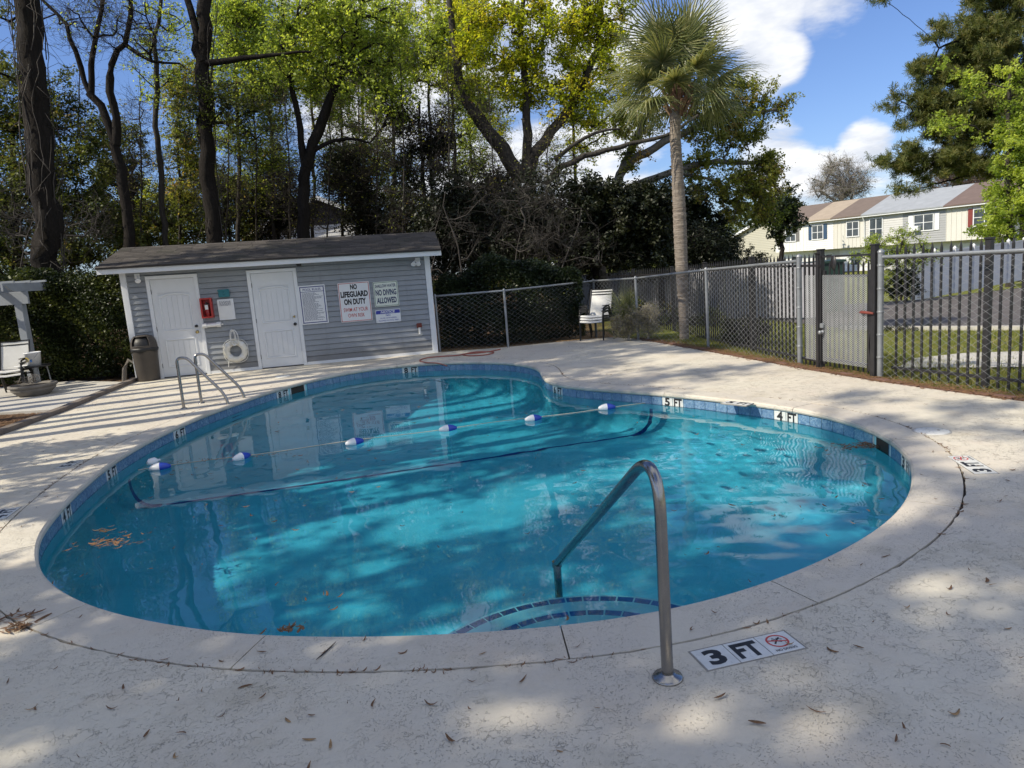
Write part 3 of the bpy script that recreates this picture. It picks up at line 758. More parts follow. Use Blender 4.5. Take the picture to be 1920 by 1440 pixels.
plate(.52, .27, .012).build('panel', 'sign_white', s4); m = MB(); m.quad((-.25, -.0352, .048), (.25, -.0352, .048), (.25, -.0352, .122), (-.25, -.0352, .122)); m.build('header_band', 'notice_blue', s4)
m = MB(); text(m, 'NOTICE', 0, .086, .29, .052, YT, .03, .25); m.build('lettering', 'sign_white', s4)
m = MB(); text(m, 'NO', 0, .017, .095, .038, YT, .02); text(m, 'GLASS CONTAINERS', 0, -.04, .34, .026, YT, .006); text(m, 'ALLOWED IN POOL AREA', 0, -.093, .42, .028, YT, .006); m.build('lettering', 'notice_blue', s4); bolts(s4, .52, .27)

ex = onwall('extinguisher_cabinet', 'red open fronted cabinet holding a fire extinguisher between the two doors', 'cabinet', 390.5, 577)
m = MB()
for a in ((-.105, -.09, -.15, -.02, -.20, .20), (.09, .105, -.15, -.02, -.20, .20), (-.09, .09, -.15, -.02, .185, .20), (-.09, .09, -.15, -.02, -.20, -.185)): m.box(*a)
m.box(-.09, .09, -.024, -.02, -.185, .185); m.build('case', 'red', ex)
m = MB()
for a in ((-.112, -.078, -.20, .20), (.078, .112, -.20, .20)): m.box(a[0], a[1], -.16, -.151, a[2], a[3])
m.box(-.078, .078, -.16, -.151, .17, .20); m.box(-.078, .078, -.16, -.151, -.20, -.17); m.build('door_rim', 'red', ex)
ext = thing('fire_extinguisher', 'red fire extinguisher with a white tag inside the red cabinet', 'extinguisher', ex.location + Vector((wd.y * .085, -wd.x * .085, -.18)), SRZ)
m = MB(); m.lathe([(.0, 0), (.045, .0), (.048, .02), (.048, .19), (.03, .225), (.018, .235), (.018, .25)], 16); m.build('cylinder', 'extinguisher', ext)
m = MB(); m.box(-.02, .02, -.018, .018, .25, .285); m.bar((0, -.01, .28), (.0, -.075, .30), .018, .01); m.build('valve_handle', 'dark_metal', ext)
m = MB(); m.tube([(.02, 0, .265), (.06, -.01, .25), (.062, -.01, .12), (.055, -.01, .08)], .008, 6); m.build('hose', 'dark_metal', ext)
m = MB(); m.box(-.03, .03, -.052, -.049, .15, .24); m.build('tag', 'paper', ext)
tb = onwall('teal_box', 'small teal plastic box fixed above the notice board', 'box', 421, 550)
m = MB(); m.box(-.105, .105, -.085, -.02, -.075, .075, .008); m.build('body', 'teal', tb)
m = MB(); m.box(-.11, .11, -.092, -.086, .045, .08, .002); m.build('lid', 'teal', tb); m = MB(); m.box(-.02, .02, -.096, -.0865, -.02, .035, .003); m.build('latch', 'teal', tb)
nb = onwall('notice_board', 'white framed notice board with a curled sheet of print, right of the extinguisher', 'board', 425.5, 580)
plate(.31, .42, .008, -.05, -.025).build('frame', 'white_trim', nb)
m = MB(); m.quad((-.15, -.056, -.17), (.12, -.053, -.18), (.12, -.053, .185), (-.16, -.06, .19)); sh = m.build('sheet', 'paper', nb)
m = MB(); z = .16
while z > .06:
    x = -.12
    while x < .1: l = rr.uniform(.015, .05); m.quad((x, -.0605, z), (min(x + l, .1), -.058, z), (min(x + l, .1), -.058, z + .008), (x, -.0605, z + .008)); x += l + .01
    z -= .02
m.build('fine_print', 'ink_navy', sh)
pv = onwall('pvc_pipe', 'short white PVC pipe run on the wall beside the left door', 'pipe', 400, 609)
m = MB(); m.tube([(-.17, -.075, .0), (.17, -.075, .0)], .04, 12); m.build('pipe', 'pvc', pv)
for x in (-.15, .13):
    m = MB(); m.tube([(x - .04, -.075, 0), (x + .04, -.075, 0)], .053, 12); m.build('coupling', 'pvc', pv)
m = MB(); m.tube([(.17, -.075, 0), (.21, -.075, .0)], .015, 8); m.build('plug', 'pvc', pv)
m = MB(); m.box(-.01, .01, -.08, -.02, -.02, .02); m.build('bracket', 'galv', pv)
lr = onwall('life_ring', 'off-white life ring hanging on the wall between the two doors', 'life ring', 444, 657)
m = MB(); n = 28; RR, rt = .175, .062; ring = []
for i in range(n + 1):
    a = 2 * math.pi * i / n; ring.append((RR * math.cos(a), -.09, RR * math.sin(a)))
m.tube(ring, rt, 10, cap=False); m.build('ring', 'ring_buoy', lr)
for a in (45, 135, 225, 315):
    m = MB(); c = Vector((RR * math.cos(R_(a)), -.09, RR * math.sin(R_(a)))); u = Vector((math.cos(R_(a)), 0, math.sin(R_(a)))); tt = Vector((-u.z, 0, u.x))
    m.tube([c - tt * .03, c + tt * .03], rt + .004, 10); m.build('band', 'rope_white', lr)
m = MB(); pts = []
for i in range(33):
    a = 2 * math.pi * i / 32; k = .255 + (-.012 * math.cos(4 * a)); pts.append((k * math.cos(a), -.09, k * math.sin(a)))
m.tube(pts, .007, 5); m.build('grab_line', 'rope_white', lr)
rp = onwall('throw_rope', 'coiled white throw rope hung from a hook above the life ring', 'rope', 441, 630)
m = MB()
for k in range(5):
    rx = rr.uniform(.045, .075); rz_ = rr.uniform(.13, .17); sx = rr.uniform(-.03, .03); pts = [(sx * j + rx * math.sin(2 * math.pi * i / 24), -.165 - .006 * k, rz_ * math.cos(2 * math.pi * i / 24) - .02) for i in range(25) for j in (1,)]
    m.tube(pts, .008, 5)
m.build('coil', 'rope_white', rp); m = MB(); m.tube([(-.05, -.17, -.1), (-.12, -.12, -.25), (-.17, -.05, -.42), (-.2, -.05, -.62)], .006, 5); m.build('tail', 'rope_white', rp)
m = MB(); m.tube([(0, -.02, .14), (0, -.17, .15), (0, -.18, .18)], .006, 6); m.build('hook', 'galv', rp)

# ------------------------------------------------------------------ rails
def arc_path(pts, rad, n=7):
    """polyline with rounded corners"""
    P = [Vector(p) for p in pts]; out = [P[0]]
    for a, b, c in zip(P, P[1:], P[2:]):
        u = (a - b).normalized(); v = (c - b).normalized(); r = min(rad, (a - b).length * .48, (c - b).length * .48)
        s, e = b + u * r, b + v * r
        out += [(s * (1 - t) ** 2 + b * 2 * t * (1 - t) + e * t * t) for t in [i / n for i in range(n + 1)]]
    return out + [P[-1]]
hb = G(1252, 1271); hf = Vector((.19, 4.15, 0)); dv = hf - hb; LH = dv.length
hr = thing('hand_rail', 'brushed steel step handrail with one post in the deck and one in the water', 'handrail', hb, math.atan2(dv.y, dv.x))
m = MB(); path = arc_path([(0, 0, 0), (.0, 0, .70), (-.0, 0, .935), (.33, 0, .70), (LH, 0, -.12)], .30, 10)
path = arc_path([(0, 0, 0), (0, 0, .98), (LH, 0, -.115)], .30, 14); m.tube(path, .0242, 16); m.build('rail', 'steel', hr)
m = MB(); m.tube([(LH, 0, -.105), (LH, 0, -.75)], .0242, 16); m.build('post', 'steel', hr)
m = MB(); m.tube([(LH, 0, -.135), (LH, 0, -.10)], .030, 16); m.build('collar', 'steel', hr)
m = MB(); m.lathe([(.062, 0), (.063, .004), (.058, .012), (.034, .018), (.03, .022), (.026, .024)], 28); m.build('escutcheon', 'steel', hr)

ldr = thing('pool_ladder', 'stainless pool ladder with two arched rails at the left edge', 'ladder', G(361, 761), 0)
f1, f2 = G(345, 766), G(378, 756); w1, w2 = G(431, 778, WATER), G(461, 765, WATER)
o = ldr.location
for f_, w_ in ((f1, w1), (f2, w2)):
    a = f_ - o; b = w_ - o; a.z = 0; b.z = 0
    path = arc_path([a, a + Vector((0, 0, .75)), a.lerp(b, .22) + Vector((0, 0, .75)), b + Vector((0, 0, .12)), b + Vector((0, 0, -1.3))], .17, 9)
    m = MB(); m.tube(path, .0215, 12); r_ = m.build('rail', 'steel', ldr)
    m = MB(); m.lathe([(.05, 0), (.05, .006), (.03, .014), (.024, .016)], 20, tuple(a)); m.build('escutcheon', 'steel', r_)
for z in (-.42, -.70, -.98):
    m = MB(); a, b = w1 - o, w2 - o; m.bar((a.x, a.y, z), (b.x, b.y, z), .09, .03); m.build('tread', 'steel', ldr)

# ------------------------------------------------------------------ float rope
ra, rb = Vector((-4.10, 7.52, WATER + .03)), Vector((1.74, 9.0, WATER + .03))
rope = tag(link('float_rope', None) if False else MB().build('x', 'rope_yellow') if False else thing('float_rope', 'thin rope stretched across the water carrying blue and white floats', 'rope', ra), 'thin rope stretched across the water carrying blue and white floats', 'rope')
m = MB(); n = 60; L = rb - ra; side = Vector((-L.y, L.x, 0)).normalized()
m.tube([L * (i / n) + side * (.03 * math.sin(i * .35) + .05 * math.sin(math.pi * i / n)) + Vector((0, 0, -.026)) for i in range(n + 1)], .0045, 5); m.build('cord', 'rope_yellow', rope)
fm = MB(); fm.tube([(-.15, 0, 0), (-.145, 0, 0), (-.09, 0, 0), (-.03, 0, 0), (0.0, 0, 0)], [.012, .022, .048, .062, .064], 14); white_f = fm.mesh('float_half', 'float_white')
fm = MB(); fm.tube([(.0, 0, 0), (.03, 0, 0), (.09, 0, 0), (.145, 0, 0), (.15, 0, 0)], [.064, .062, .048, .022, .012], 14); blue_f = fm.mesh('float_half', 'float_blue')
words = ['leftmost float on the rope, its blue half towards the ladder side wall', 'second float from the left, showing only its white end', 'third float from the left, in front of the sign reflections', 'middle float, right of the white corner reflection of the shed', 'fifth float from the left, out in open water', 'rightmost float on the rope, close to the tiled edge below 5 FT']
rzr = math.atan2(L.y, L.x)
for k, (px, py) in enumerate([(300, 876), (453, 857), (665, 829), (840, 804), (1000, 785), (1138, 764)]):
    p = G(px, py, WATER + .02)
    f = thing('rope_float', 'blue and white ' + words[k], 'float', p, rzr + rng.normal(0, .12) + (.9 if k == 1 else 0), 'floats on the pool rope')
    for me_ in (white_f, blue_f): link('float_half', me_, f).scale = (.72, .8, .8)
f = thing('float_stopper', 'small white stopper float against the left pool wall', 'float', G(286, 866, WATER + .03), rzr + .8)
m = MB(); m.tube([(-.06, 0, 0), (-.03, 0, 0), (.03, 0, 0), (.06, 0, 0)], [.02, .045, .045, .02], 12); m.build('bulb', 'float_white', f); m = MB(); m.tube([(.06, 0, 0), (.09, 0, 0)], .012, 8); m.build('neck', 'float_white', f)

# ------------------------------------------------------------------ depth markers let into the deck
def deck_marker(p, rz, txt, label, diving=True, order=1, worn=False):
    t = thing('depth_marker', label, 'depth marker', (p.x, p.y, .003), rz, 'depth markers set in the deck')
    hw_ = (.2335 if diving else .156); mb = MB(); mb.box(-hw_ - .006, hw_ + .006, -.083, .083, -.014, -.0018); mb.build('mortar_bed', 'mortar', t)
    for k, s_ in enumerate([txt, 'FT'] + (['ND'] if diving else [])):
        mb = MB(); x = (k - (1 if diving else .5)) * .155; mb.box(x - .0755, x + .0755, -.0755, .0755, -.012, .0, .001); tl = mb.build('tile', 'tile_white', t)
        if s_ != 'ND':
            mb = MB(); text_flat(mb, s_, x, 0, .082 if s_ == txt else .122, .116, .0006, .045); mb.build('lettering', 'ink_black', tl)
        else:
            mb = MB(); n = 32; cy = .012
            for i in range(n):
                a, b = 2 * math.pi * i / n, 2 * math.pi * (i + 1) / n
                mb._add([(x + q * math.cos(c), cy + q * math.sin(c), .0006) for q, c in ((.05, a), (.05, b), (.041, b), (.041, a))], [(3, 2, 1, 0)])
            mb._add([(x + .041 * math.cos(R_(c)), cy + .041 * math.sin(R_(c)), .0008) for c in (156, 168, -24, -12)], [(0, 1, 2, 3)])
            mb.build('prohibition_ring', 'ink_red', tl)
            mb = MB()
            for a, b, w_ in (((-.022, -.018), (.006, .012), .008), ((.006, .012), (.022, .024), .007), ((-.004, .002), (.016, -.012), .006), ((.0, .008), (-.012, .026), .005), ((-.02, .016), (-.008, .006), .005), ((.004, .02), (.026, .006), .005)):
                mb.bar((x + a[0], cy + a[1], .0004), (x + b[0], cy + b[1], .0004), w_, .0006)
            mb.build('diver_symbol', 'ink_black', tl)
            mb = MB(); text_flat(mb, 'NO DIVING', x, -.055, .10, .016, .0006, .02); mb.build('lettering', 'ink_black', tl)
    return t
a, b = G(1300, 1237), G(1503, 1215); deck_marker((G(1290, 1222) + G(1352, 1260) + G(1505, 1212) + G(1455, 1185)) / 4, R_(14), '3', 'white 3 FT NO DIVING tiles beside the steel handrail foot')
a, b = G(1838, 880), G(1806, 860); deck_marker(G(1822, 871), math.atan2((b - a).y, (b - a).x), '3', 'white 3 FT NO DIVING tiles in the sunny deck at the far right')
a, b = G(112, 880), G(150, 861); deck_marker(G(131, 870), math.atan2((b - a).y, (b - a).x), '5', 'worn 5 FT tiles in the dappled deck left of the pool', False)
a, b = G(0, 968), G(22, 952); deck_marker(G(6, 964), math.atan2((b - a).y, (b - a).x), '4', 'worn 4 FT tiles cut by the left edge of the photo', False)
a, b = G(1330, 750), G(1375, 757); deck_marker(G(1382, 756), R_(-48), '5', 'faded 5 FT tiles in the deck behind the far right pool edge', False)
for (px, py, lab) in ((1747, 809, 'round white skimmer lid flush with the sunny deck at right'), (530, 706, 'round white skimmer lid in the shaded deck below the right shed door')):
    t = thing('skimmer_lid', lab, 'lid', G(px, py), 0, 'skimmer lids in the deck')
    mb = MB(); mb.lathe([(.135, 0), (.135, .006), (.128, .008), (.0, .008)], 28); mb.build('disc', 'tile_white', t)
    mb = MB(); mb.lathe([(.15, .0), (.15, .004), (.136, .004)], 28); mb.build('collar', 'concrete', t)
    mb = MB(); mb.lathe([(.012, .008), (.012, .0085), (0, .0085)], 10, (.06, 0, 0)); mb.build('finger_hole', 'dirt_and_shade', t)
# ------------------------------------------------------------------ fences
def gz(p): return float(ground_z(p[0], p[1]))
def chain_mesh(mb_list, a, b, ha, hb, za, zb, pitch=.072, r=.0018):
    """diamond wire between two posts, rail heights ha..hb"""
    a = np.array(a[:2]); b = np.array(b[:2]); L = np.linalg.norm(b - a); d = (b - a) / L; n = np.array([-d[1], d[0]])
    nw = int(L / pitch); V = []; F = []
    for i in range(nw):
        u0 = i * pitch; f = u0 / L; top = ha * (1 - f) + hb * f; bot = za * (1 - f) + zb * f + .03; k = int((top - bot) / (pitch * .62))
        zs = np.linspace(top, bot, k + 1); us = u0 + np.where(np.arange(k + 1) % 2 == (i % 2), 0.0, pitch) ; us = np.clip(us + (pitch * .0), 0, L)
        off = np.where(np.arange(k + 1) % 2 == 0, r, -r)
        P = np.c_[a[0] + d[0] * us + n[0] * off, a[1] + d[1] * us + n[1] * off, zs]
        o = len(V) * 3; V.extend([]) ; tri = []
        for q in range(3):
            an = 2 * math.pi * q / 3; tri.append(P + np.r_[d * math.cos(an) * r * 1.3 + n * math.sin(an) * r, 0] )
        T = np.stack(tri, 1).reshape(-1, 3); V2.append(T); base = V2n[0]; V2n[0] += len(T)
        j = np.arange(k)[:, None]; q = np.arange(3)[None]
        F2.append(np.stack([base + j * 3 + q, base + j * 3 + (q + 1) % 3, base + (j + 1) * 3 + (q + 1) % 3, base + (j + 1) * 3 + q], -1).reshape(-1, 4))
def chain_fence(name_label, posts, group, radii=None):
    """posts: (x, y, height)"""
    global V2, F2, V2n
    p0 = posts[0]; t = thing('chain_link_fence', name_label, 'fence', (p0[0], p0[1], 0), 0, group); o = np.array([p0[0], p0[1], 0])
    V2, F2, V2n = [], [], [0]
    for i, (x, y, h) in enumerate(posts):
        rr_ = .036 if radii and i in radii else .027; z0 = gz((x, y)) - .1
        m = MB(); m.tube([(x - o[0], y - o[1], z0), (x - o[0], y - o[1], h + (.05 if rr_ > .03 else 0))], rr_, 10); m.lathe([(rr_ + .005, 0), (rr_ + .006, .02), (rr_ * .5, .045), (0, .05)], 10, (x - o[0], y - o[1], h + (.05 if rr_ > .03 else 0))); po = m.build('post', 'galv', t)
        if rr_ > .03:
            for z in np.linspace(.25, h - .1, 5):
                m = MB(); m.lathe([(rr_ + .004, -.012), (rr_ + .006, -.008), (rr_ + .006, .008), (rr_ + .004, .012)], 10, (x - o[0], y - o[1], z)); m.build('clamp_band', 'galv', po)
    for (xa, ya, ha), (xb, yb, hb_) in zip(posts, posts[1:]):
        m = MB(); m.tube([(xa - o[0], ya - o[1], ha), (xb - o[0], yb - o[1], hb_)], .021, 8); m.build('top_rail', 'galv', t)
        chain_mesh(None, (xa, ya), (xb, yb), ha + .02, hb_ + .02, max(gz((xa, ya)), -.05), max(gz((xb, yb)), -.05))
    V = np.vstack(V2) - o; link('wire_mesh', npmesh('wire_mesh', V, np.vstack(F2), 'galv_wire'), t, kind='stuff')
    return t
gp = lambda px, py: tuple(G(px, py)[:2])
cA = gp(1118, 629)
def along(px, q0, q1):
    """point of the ground line q0-q1 seen at image column px"""
    lo, hi = 0.0, 1.0
    return min(((abs((lambda v: 960 + FPX * v)(0)) * 0 + abs(proj_x(q0[0] + (q1[0] - q0[0]) * t, q0[1] + (q1[1] - q0[1]) * t) - px)), t) for t in np.linspace(-.3, 1.6, 800))[1]
def proj_x(x, y, z=0.0):
    v = cam.matrix_world.inverted() @ Vector((x, y, z)); return 960 + FPX * v.x / -v.z
P1325, P1500 = gp(1328, 649), gp(1500, 681)
t_ = along(1197, cA, P1325); P1193 = (cA[0] + (P1325[0] - cA[0]) * t_, cA[1] + (P1325[1] - cA[1]) * t_)
back0 = (SHED0 + wd * (SL + .06)); PB_ = gp(953, 651)
chain_fence('low chain link fence from the shed to the corner, hedge behind it', [(back0.x, back0.y + .15, 1.2), (PB_[0], PB_[1], 1.21), (cA[0], cA[1], 1.24)], 'chain link fences round the pool')
chain_fence('chain link fence running from the corner post to the gate', [(cA[0], cA[1], 1.24), (P1193[0], P1193[1], 1.27), (P1325[0], P1325[1], 1.38), (P1500[0], P1500[1], 1.47)], 'chain link fences round the pool', {3})
PR0, PR1 = gp(1650, 707), (5.55, 6.35)
chain_fence('chain link fence right of the gate, in front of black bars', [(PR0[0], PR0[1], 1.475), (PR1[0], PR1[1], 1.475), (6.3, 4.5, 1.475)], 'chain link fences round the pool', {0})

pick_m = {}
def iron_run(label, pts, hts, zs, n, postat, skip=None):
    """pts: ground line, hts: top heights above 0, zs: foot heights"""
    P = np.array(pts); s = np.r_[0, np.cumsum(np.hypot(*np.diff(P, axis=0).T))]; o = Vector((P[0][0], P[0][1], 0))
    t = thing('iron_fence', label, 'fence', o, 0, 'black iron fences')
    at = lambda u: (np.interp(u, s, P[:, 0]) - o.x, np.interp(u, s, P[:, 1]) - o.y)
    pm = MB(); pm.box(-.0095, .0095, -.0095, .0095, 0, 1.0); 
    pm.v = pm.v; tipb = MB(); w_ = .0108
    tipb.box(-w_, w_, -w_, w_, 0, .955); tipb._add([(-w_, -w_, .955), (w_, -w_, .955), (w_, w_, .955), (-w_, w_, .955), (0, 0, 1.0)], [(0, 1, 4), (1, 2, 4), (2, 3, 4), (3, 0, 4)])
    me = tipb.mesh('picket', 'black_iron')
    ang = lambda u: math.atan2(np.interp(u + .05, s, P[:, 1]) - np.interp(u - .05, s, P[:, 1]), np.interp(u + .05, s, P[:, 0]) - np.interp(u - .05, s, P[:, 0]))
    for i in range(n):
        u = s[-1] * (i + .5) / n
        if any(abs(u - q) < .05 for q in postat): continue
        x, y = at(u); top = np.interp(u, s, hts); bot = np.interp(u, s, zs) + .05
        k = link('picket', me, t, loc=(x, y, bot), rz=ang(u)); k.scale = (1, 1, top - bot)
    for f0, f1 in zip(s[:-1], s[1:]):
        for dz, frm in ((-.17, 'top'), (.16, 'bot')):
            a, b = at(f0), at(f1); za, zb = ((np.interp(f0, s, hts) + dz, np.interp(f1, s, hts) + dz) if frm == 'top' else (np.interp(f0, s, zs) + dz, np.interp(f1, s, zs) + dz))
            m = MB(); m.bar((*a, za), (*b, zb), .03, .032); m.build('cross_rail', 'black_iron', t)
    for q in postat:
        x, y = at(q); a = ang(q); top = np.interp(q, s, hts) + .0; bot = np.interp(q, s, zs) - .1
        m = MB(Matrix.Translation((x, y, 0)) @ Matrix.Rotation(a, 4, 'Z')); m.box(-.032, .032, -.032, .032, bot, top - .02, .004); m.box(-.04, .04, -.04, .04, top - .02, top + .005, .004); m.build('post', 'black_iron', t)
    return t
IL = [(4.27, 9.72), (4.15, 12.0), (3.93, 17.0), (2.9, 22.3)]
Ls = np.hypot(*np.diff(np.array(IL), axis=0).T).sum()
iron_run('long black iron picket fence behind the chain link, running from gate to woods', IL, [1.57, 1.56, 1.42, 1.36], [-.07, -.12, -.28, -.33], 100, [.05, 2.35, 4.8, 7.2, 9.7, 12.4])
IR = [gp(1662, 706), gp(1837, 727), (5.75, 6.2), (6.6, 4.2)]
IR = [(x + .10, y + .06) for x, y in IR]
Lr = np.hypot(*np.diff(np.array(IR), axis=0).T); iron_run('black iron picket fence with a thick post, right of the gate', IR, [1.62, 1.62, 1.62, 1.62], [-.06, -.06, -.06, -.06], int(Lr.sum() / .112), [float(Lr[0])])

# ---- gate
g0, g1 = Vector(gp(1541, 689)).to_3d() if False else G(1541, 689), G(1640, 706); gd = g1 - g0; gl = gd.length
gate = thing('pool_gate', 'black framed gate filled with grey expanded metal mesh', 'gate', g0, math.atan2(gd.y, gd.x))
for x, h in ((-.01, 1.60), (gl - .01, 1.62)):
    m = MB(); m.box(x - .036, x + .036, -.036, .036, -.12, h, .004); m.box(x - .043, x + .043, -.043, .043, h, h + .02, .004); m.build('post', 'black_iron', gate)
leaf_x0, leaf_x1 = .055, gl - .065
for a in ((leaf_x0, leaf_x0 + .035, .06, 1.33), (leaf_x1 - .035, leaf_x1, .06, 1.33)):
    m = MB(); m.box(a[0], a[1], -.018, .018, a[2], a[3], .003); m.build('stile', 'black_iron', gate)
for z in (.12, 1.24):
    m = MB(); m.box(leaf_x0 + .036, leaf_x1 - .036, -.016, .016, z, z + .032, .003); m.build('cross_rail', 'black_iron', gate)
for i in range(9):
    x = leaf_x0 + .035 + (leaf_x1 - leaf_x0 - .07) * (i + .5) / 9
    m = MB(); m.box(x - .009, x + .009, .018, .036, .03, 1.40); m._add([(x - .009, .018, 1.40), (x + .009, .018, 1.40), (x + .009, .036, 1.40), (x - .009, .036, 1.40), (x, .027, 1.45)], [(0, 1, 4), (1, 2, 4), (2, 3, 4), (3, 0, 4)]); m.build('picket', 'black_iron', gate)
def expanded(mb, x0, x1, z0, z1, y, dx=.046, dz=.026, w_=.0038):
    nx_ = int((x1 - x0) / dx); nz_ = int((z1 - z0) / dz)
    for i in range(nx_):
        for j in range(nz_):
            xa = x0 + i * dx; za = z0 + j * dz; c = [(xa, za + dz / 2), (xa + dx / 2, za + dz), (xa + dx, za + dz / 2), (xa + dx / 2, za)]
            for (ax, az), (bx_, bz) in ((c[0], c[1]), (c[2], c[1])):
                mb._add([(ax, y - .002, az - w_), (bx_, y + .002, bz - w_), (bx_, y + .001, bz + w_), (ax, y - .003, az + w_)], [(0, 1, 2, 3)])
            for (ax, az), (bx_, bz) in ((c[0], c[3]), (c[2], c[3])):
                mb._add([(ax, y - .002, az - w_), (bx_, y + .002, bz - w_), (bx_, y + .001, bz + w_), (ax, y - .003, az + w_)], [(0, 1, 2, 3)])
m = MB(); expanded(m, leaf_x0, leaf_x1, .10, 1.27, -.026, .046, .026, .0038); m.build('expanded_mesh', 'galv_wire', gate, kind='stuff')
m = MB(); expanded(m, -.30, -.06, .10, 1.27, -.03); m.build('side_mesh', 'galv_wire', gate, kind='stuff')
m = MB(); m.box(-.0, gl, -.012, .012, 1.50, 1.525, .002); m.build('overhead_bar', 'black_iron', gate)
m = MB(Matrix.Translation((.27, -.02, 1.43)) @ Matrix.Rotation(R_(90), 4, 'X')); m.lathe([(.0, 0), (.055, 0), (.055, .008), (0, .008)], 20); m.m = Matrix()
m.v = [(x, y, 1.43 + (z - 1.43) * 1.7) for x, y, z in m.v]; m.build('oval_plate', 'black_iron', gate)
m = MB(); m.tube([(gl - .20, -.05, .80), (gl - .16, -.055, .805), (gl - .02, -.055, .80), (gl + .03, -.05, .795)], [.012, .02, .017, .012], 8); m.build('closer_spring', 'rust_red', gate)
m = MB(Matrix.Translation((.07, -.04, .50)) @ Matrix.Rotation(R_(90), 4, 'X')); m.lathe([(.03, 0), (.03, .012), (.012, .018), (.012, .03), (.028, .04), (.025, .058), (0, .062)], 14); m.build('latch_knob', 'galv', gate)
m = MB(); m.box(.03, .10, -.06, -.025, .555, .62, .008); m.build('lock_case', 'galv', gate)
m = MB(); m.bar((gl - .07, -.03, .38), (gl - .05, -.03, .55), .02, .02); m.bar((gl - .05, -.03, .2), (gl - .07, -.03, .38), .018, .02); m.build('drop_bolt', 'black_iron', gate)

# ---- brick edging between deck and fences
bl = [(2.66, 15.1), (3.2, 13.18), (3.72, 11.12), (4.07, 9.72), (4.45, 8.46), (4.75, 7.72), (5.06, 6.97), (5.5, 6.0), (6.1, 4.3)]
Pb = resample(bl, .21, False); edging = thing('brick_edging', 'single row of red brown bricks edging the deck below the fences', 'edging', (2.7, 15, 0))
bm_ = MB(); bm_.box(-.098, .098, -.046, .046, -.09, 0, .006); bme = bm_.mesh('brick', 'brick')
for a, b in zip(Pb, Pb[1:]):
    c = (a + b) / 2; d = b - a; n = np.array([-d[1], d[0]]) / np.linalg.norm(d) * -1
    if n[0] < 0: n = -n
    c = c + n * .055
    o = link('brick', bme, edging, loc=(c[0] - 2.7 + rng.normal(0, .006), c[1] - 15 + rng.normal(0, .006), .008 + rng.normal(0, .006)), rz=math.atan2(d[1], d[0]) + rng.normal(0, .03))
cl = resample([(-7.6, 14.4), (-7.32, 12.6), (-7.08, 11.1), (-6.93, 9.4), (-6.98, 7.0)], .42, False); curb = thing('concrete_curb', 'dark weathered curb between the pool deck and the mulch bed', 'curb', (-7.6, 14.4, 0))
for a, b in zip(cl, cl[1:]):
    mb = MB(); mb.bar((a[0] + 7.6, a[1] - 14.4, .0), (b[0] + 7.6, b[1] - 14.4, .0), .13, .13); mb.build('curb_block', 'curb', curb)

# ------------------------------------------------------------------ board fences beyond the bars
def board_fence(label, a, b, n, top, foot, mat, bw=None, gap=.012, rail=True, group='board fences beyond the bars', cap=False):
    a = Vector((*a, 0)); b = Vector((*b, 0)); d = b - a; L = d.length; t = thing('board_fence', label, 'fence', a, math.atan2(d.y, d.x), group)
    w_ = L / n
    m = MB(); m.box(.0, w_ - gap, -.012, .012, 0, 1.0, .002); me = m.mesh('board', mat)
    for i in range(n):
        f = (i + .5) / n; z0 = foot[0] * (1 - f) + foot[1] * f; z1 = top[0] * (1 - f) + top[1] * f
        o = link('board', me, t, loc=(i * w_, 0, z0), rz=0); o.scale = (1, 1, z1 - z0 + (0 if cap else rng.normal(0, .012)))
    for dz in (.35, -.3):
        m = MB(); z = (foot if dz > 0 else top); m.bar((0, .04, z[0] + dz), (L, .04, z[1] + dz), .04, .09); m.build('cross_rail', mat, t)
    return t, L
board_fence('weathered grey board fence behind the black bars, shaded at its left end', (2.6, 26.6), (9.0, 20.6), 64, (1.22, 1.16), (-.45, -.42), 'wood_grey')
wf = [(G(1718, 545, -.55)), (G(1920, 515, -.45))]
w0 = D(1722, 520, 30); 
wfence, Lw = board_fence('white vinyl privacy fence above the asphalt at right', (16.7, 29.4), (25.5, 35.3), 60, (.90, 1.06), (-.95, -.85), 'vinyl_white', gap=.008, cap=True)
for i in range(7):
    f = i / 6; m = MB(); z0 = -.95 + .10 * f; z1 = .90 + .16 * f; x = Lw * f; m.box(x - .06, x + .06, -.075, .045, z0, z1 + .08, .004); m._add([(x - .075, -.09, z1 + .08), (x + .075, -.09, z1 + .08), (x + .075, .06, z1 + .08), (x - .075, .06, z1 + .08), (x, -.015, z1 + .2)], [(0, 1, 4), (1, 2, 4), (2, 3, 4), (3, 0, 4)]); m.build('post', 'vinyl_white', wfence)
m = MB(); m.bar((0, -.015, .90), (Lw, -.015, 1.06), .05, .07); m.build('cap_rail', 'vinyl_white', wfence)
# asphalt lot, sidewalk
mb = MB(); N = 40
def strip(name, mat, poly, dz, kind='structure'):
    loops = [[Vector((x, y, 0)) for x, y in resample(poly, 1.0)]]; tris = geometry.tessellate_polygon(loops)
    m = MB(); m._add([(p.x, p.y, gz((p.x, p.y)) + dz) for p in loops[0]], [tuple(t) for t in tris]); return upward(m.build(name, mat, kind=kind))
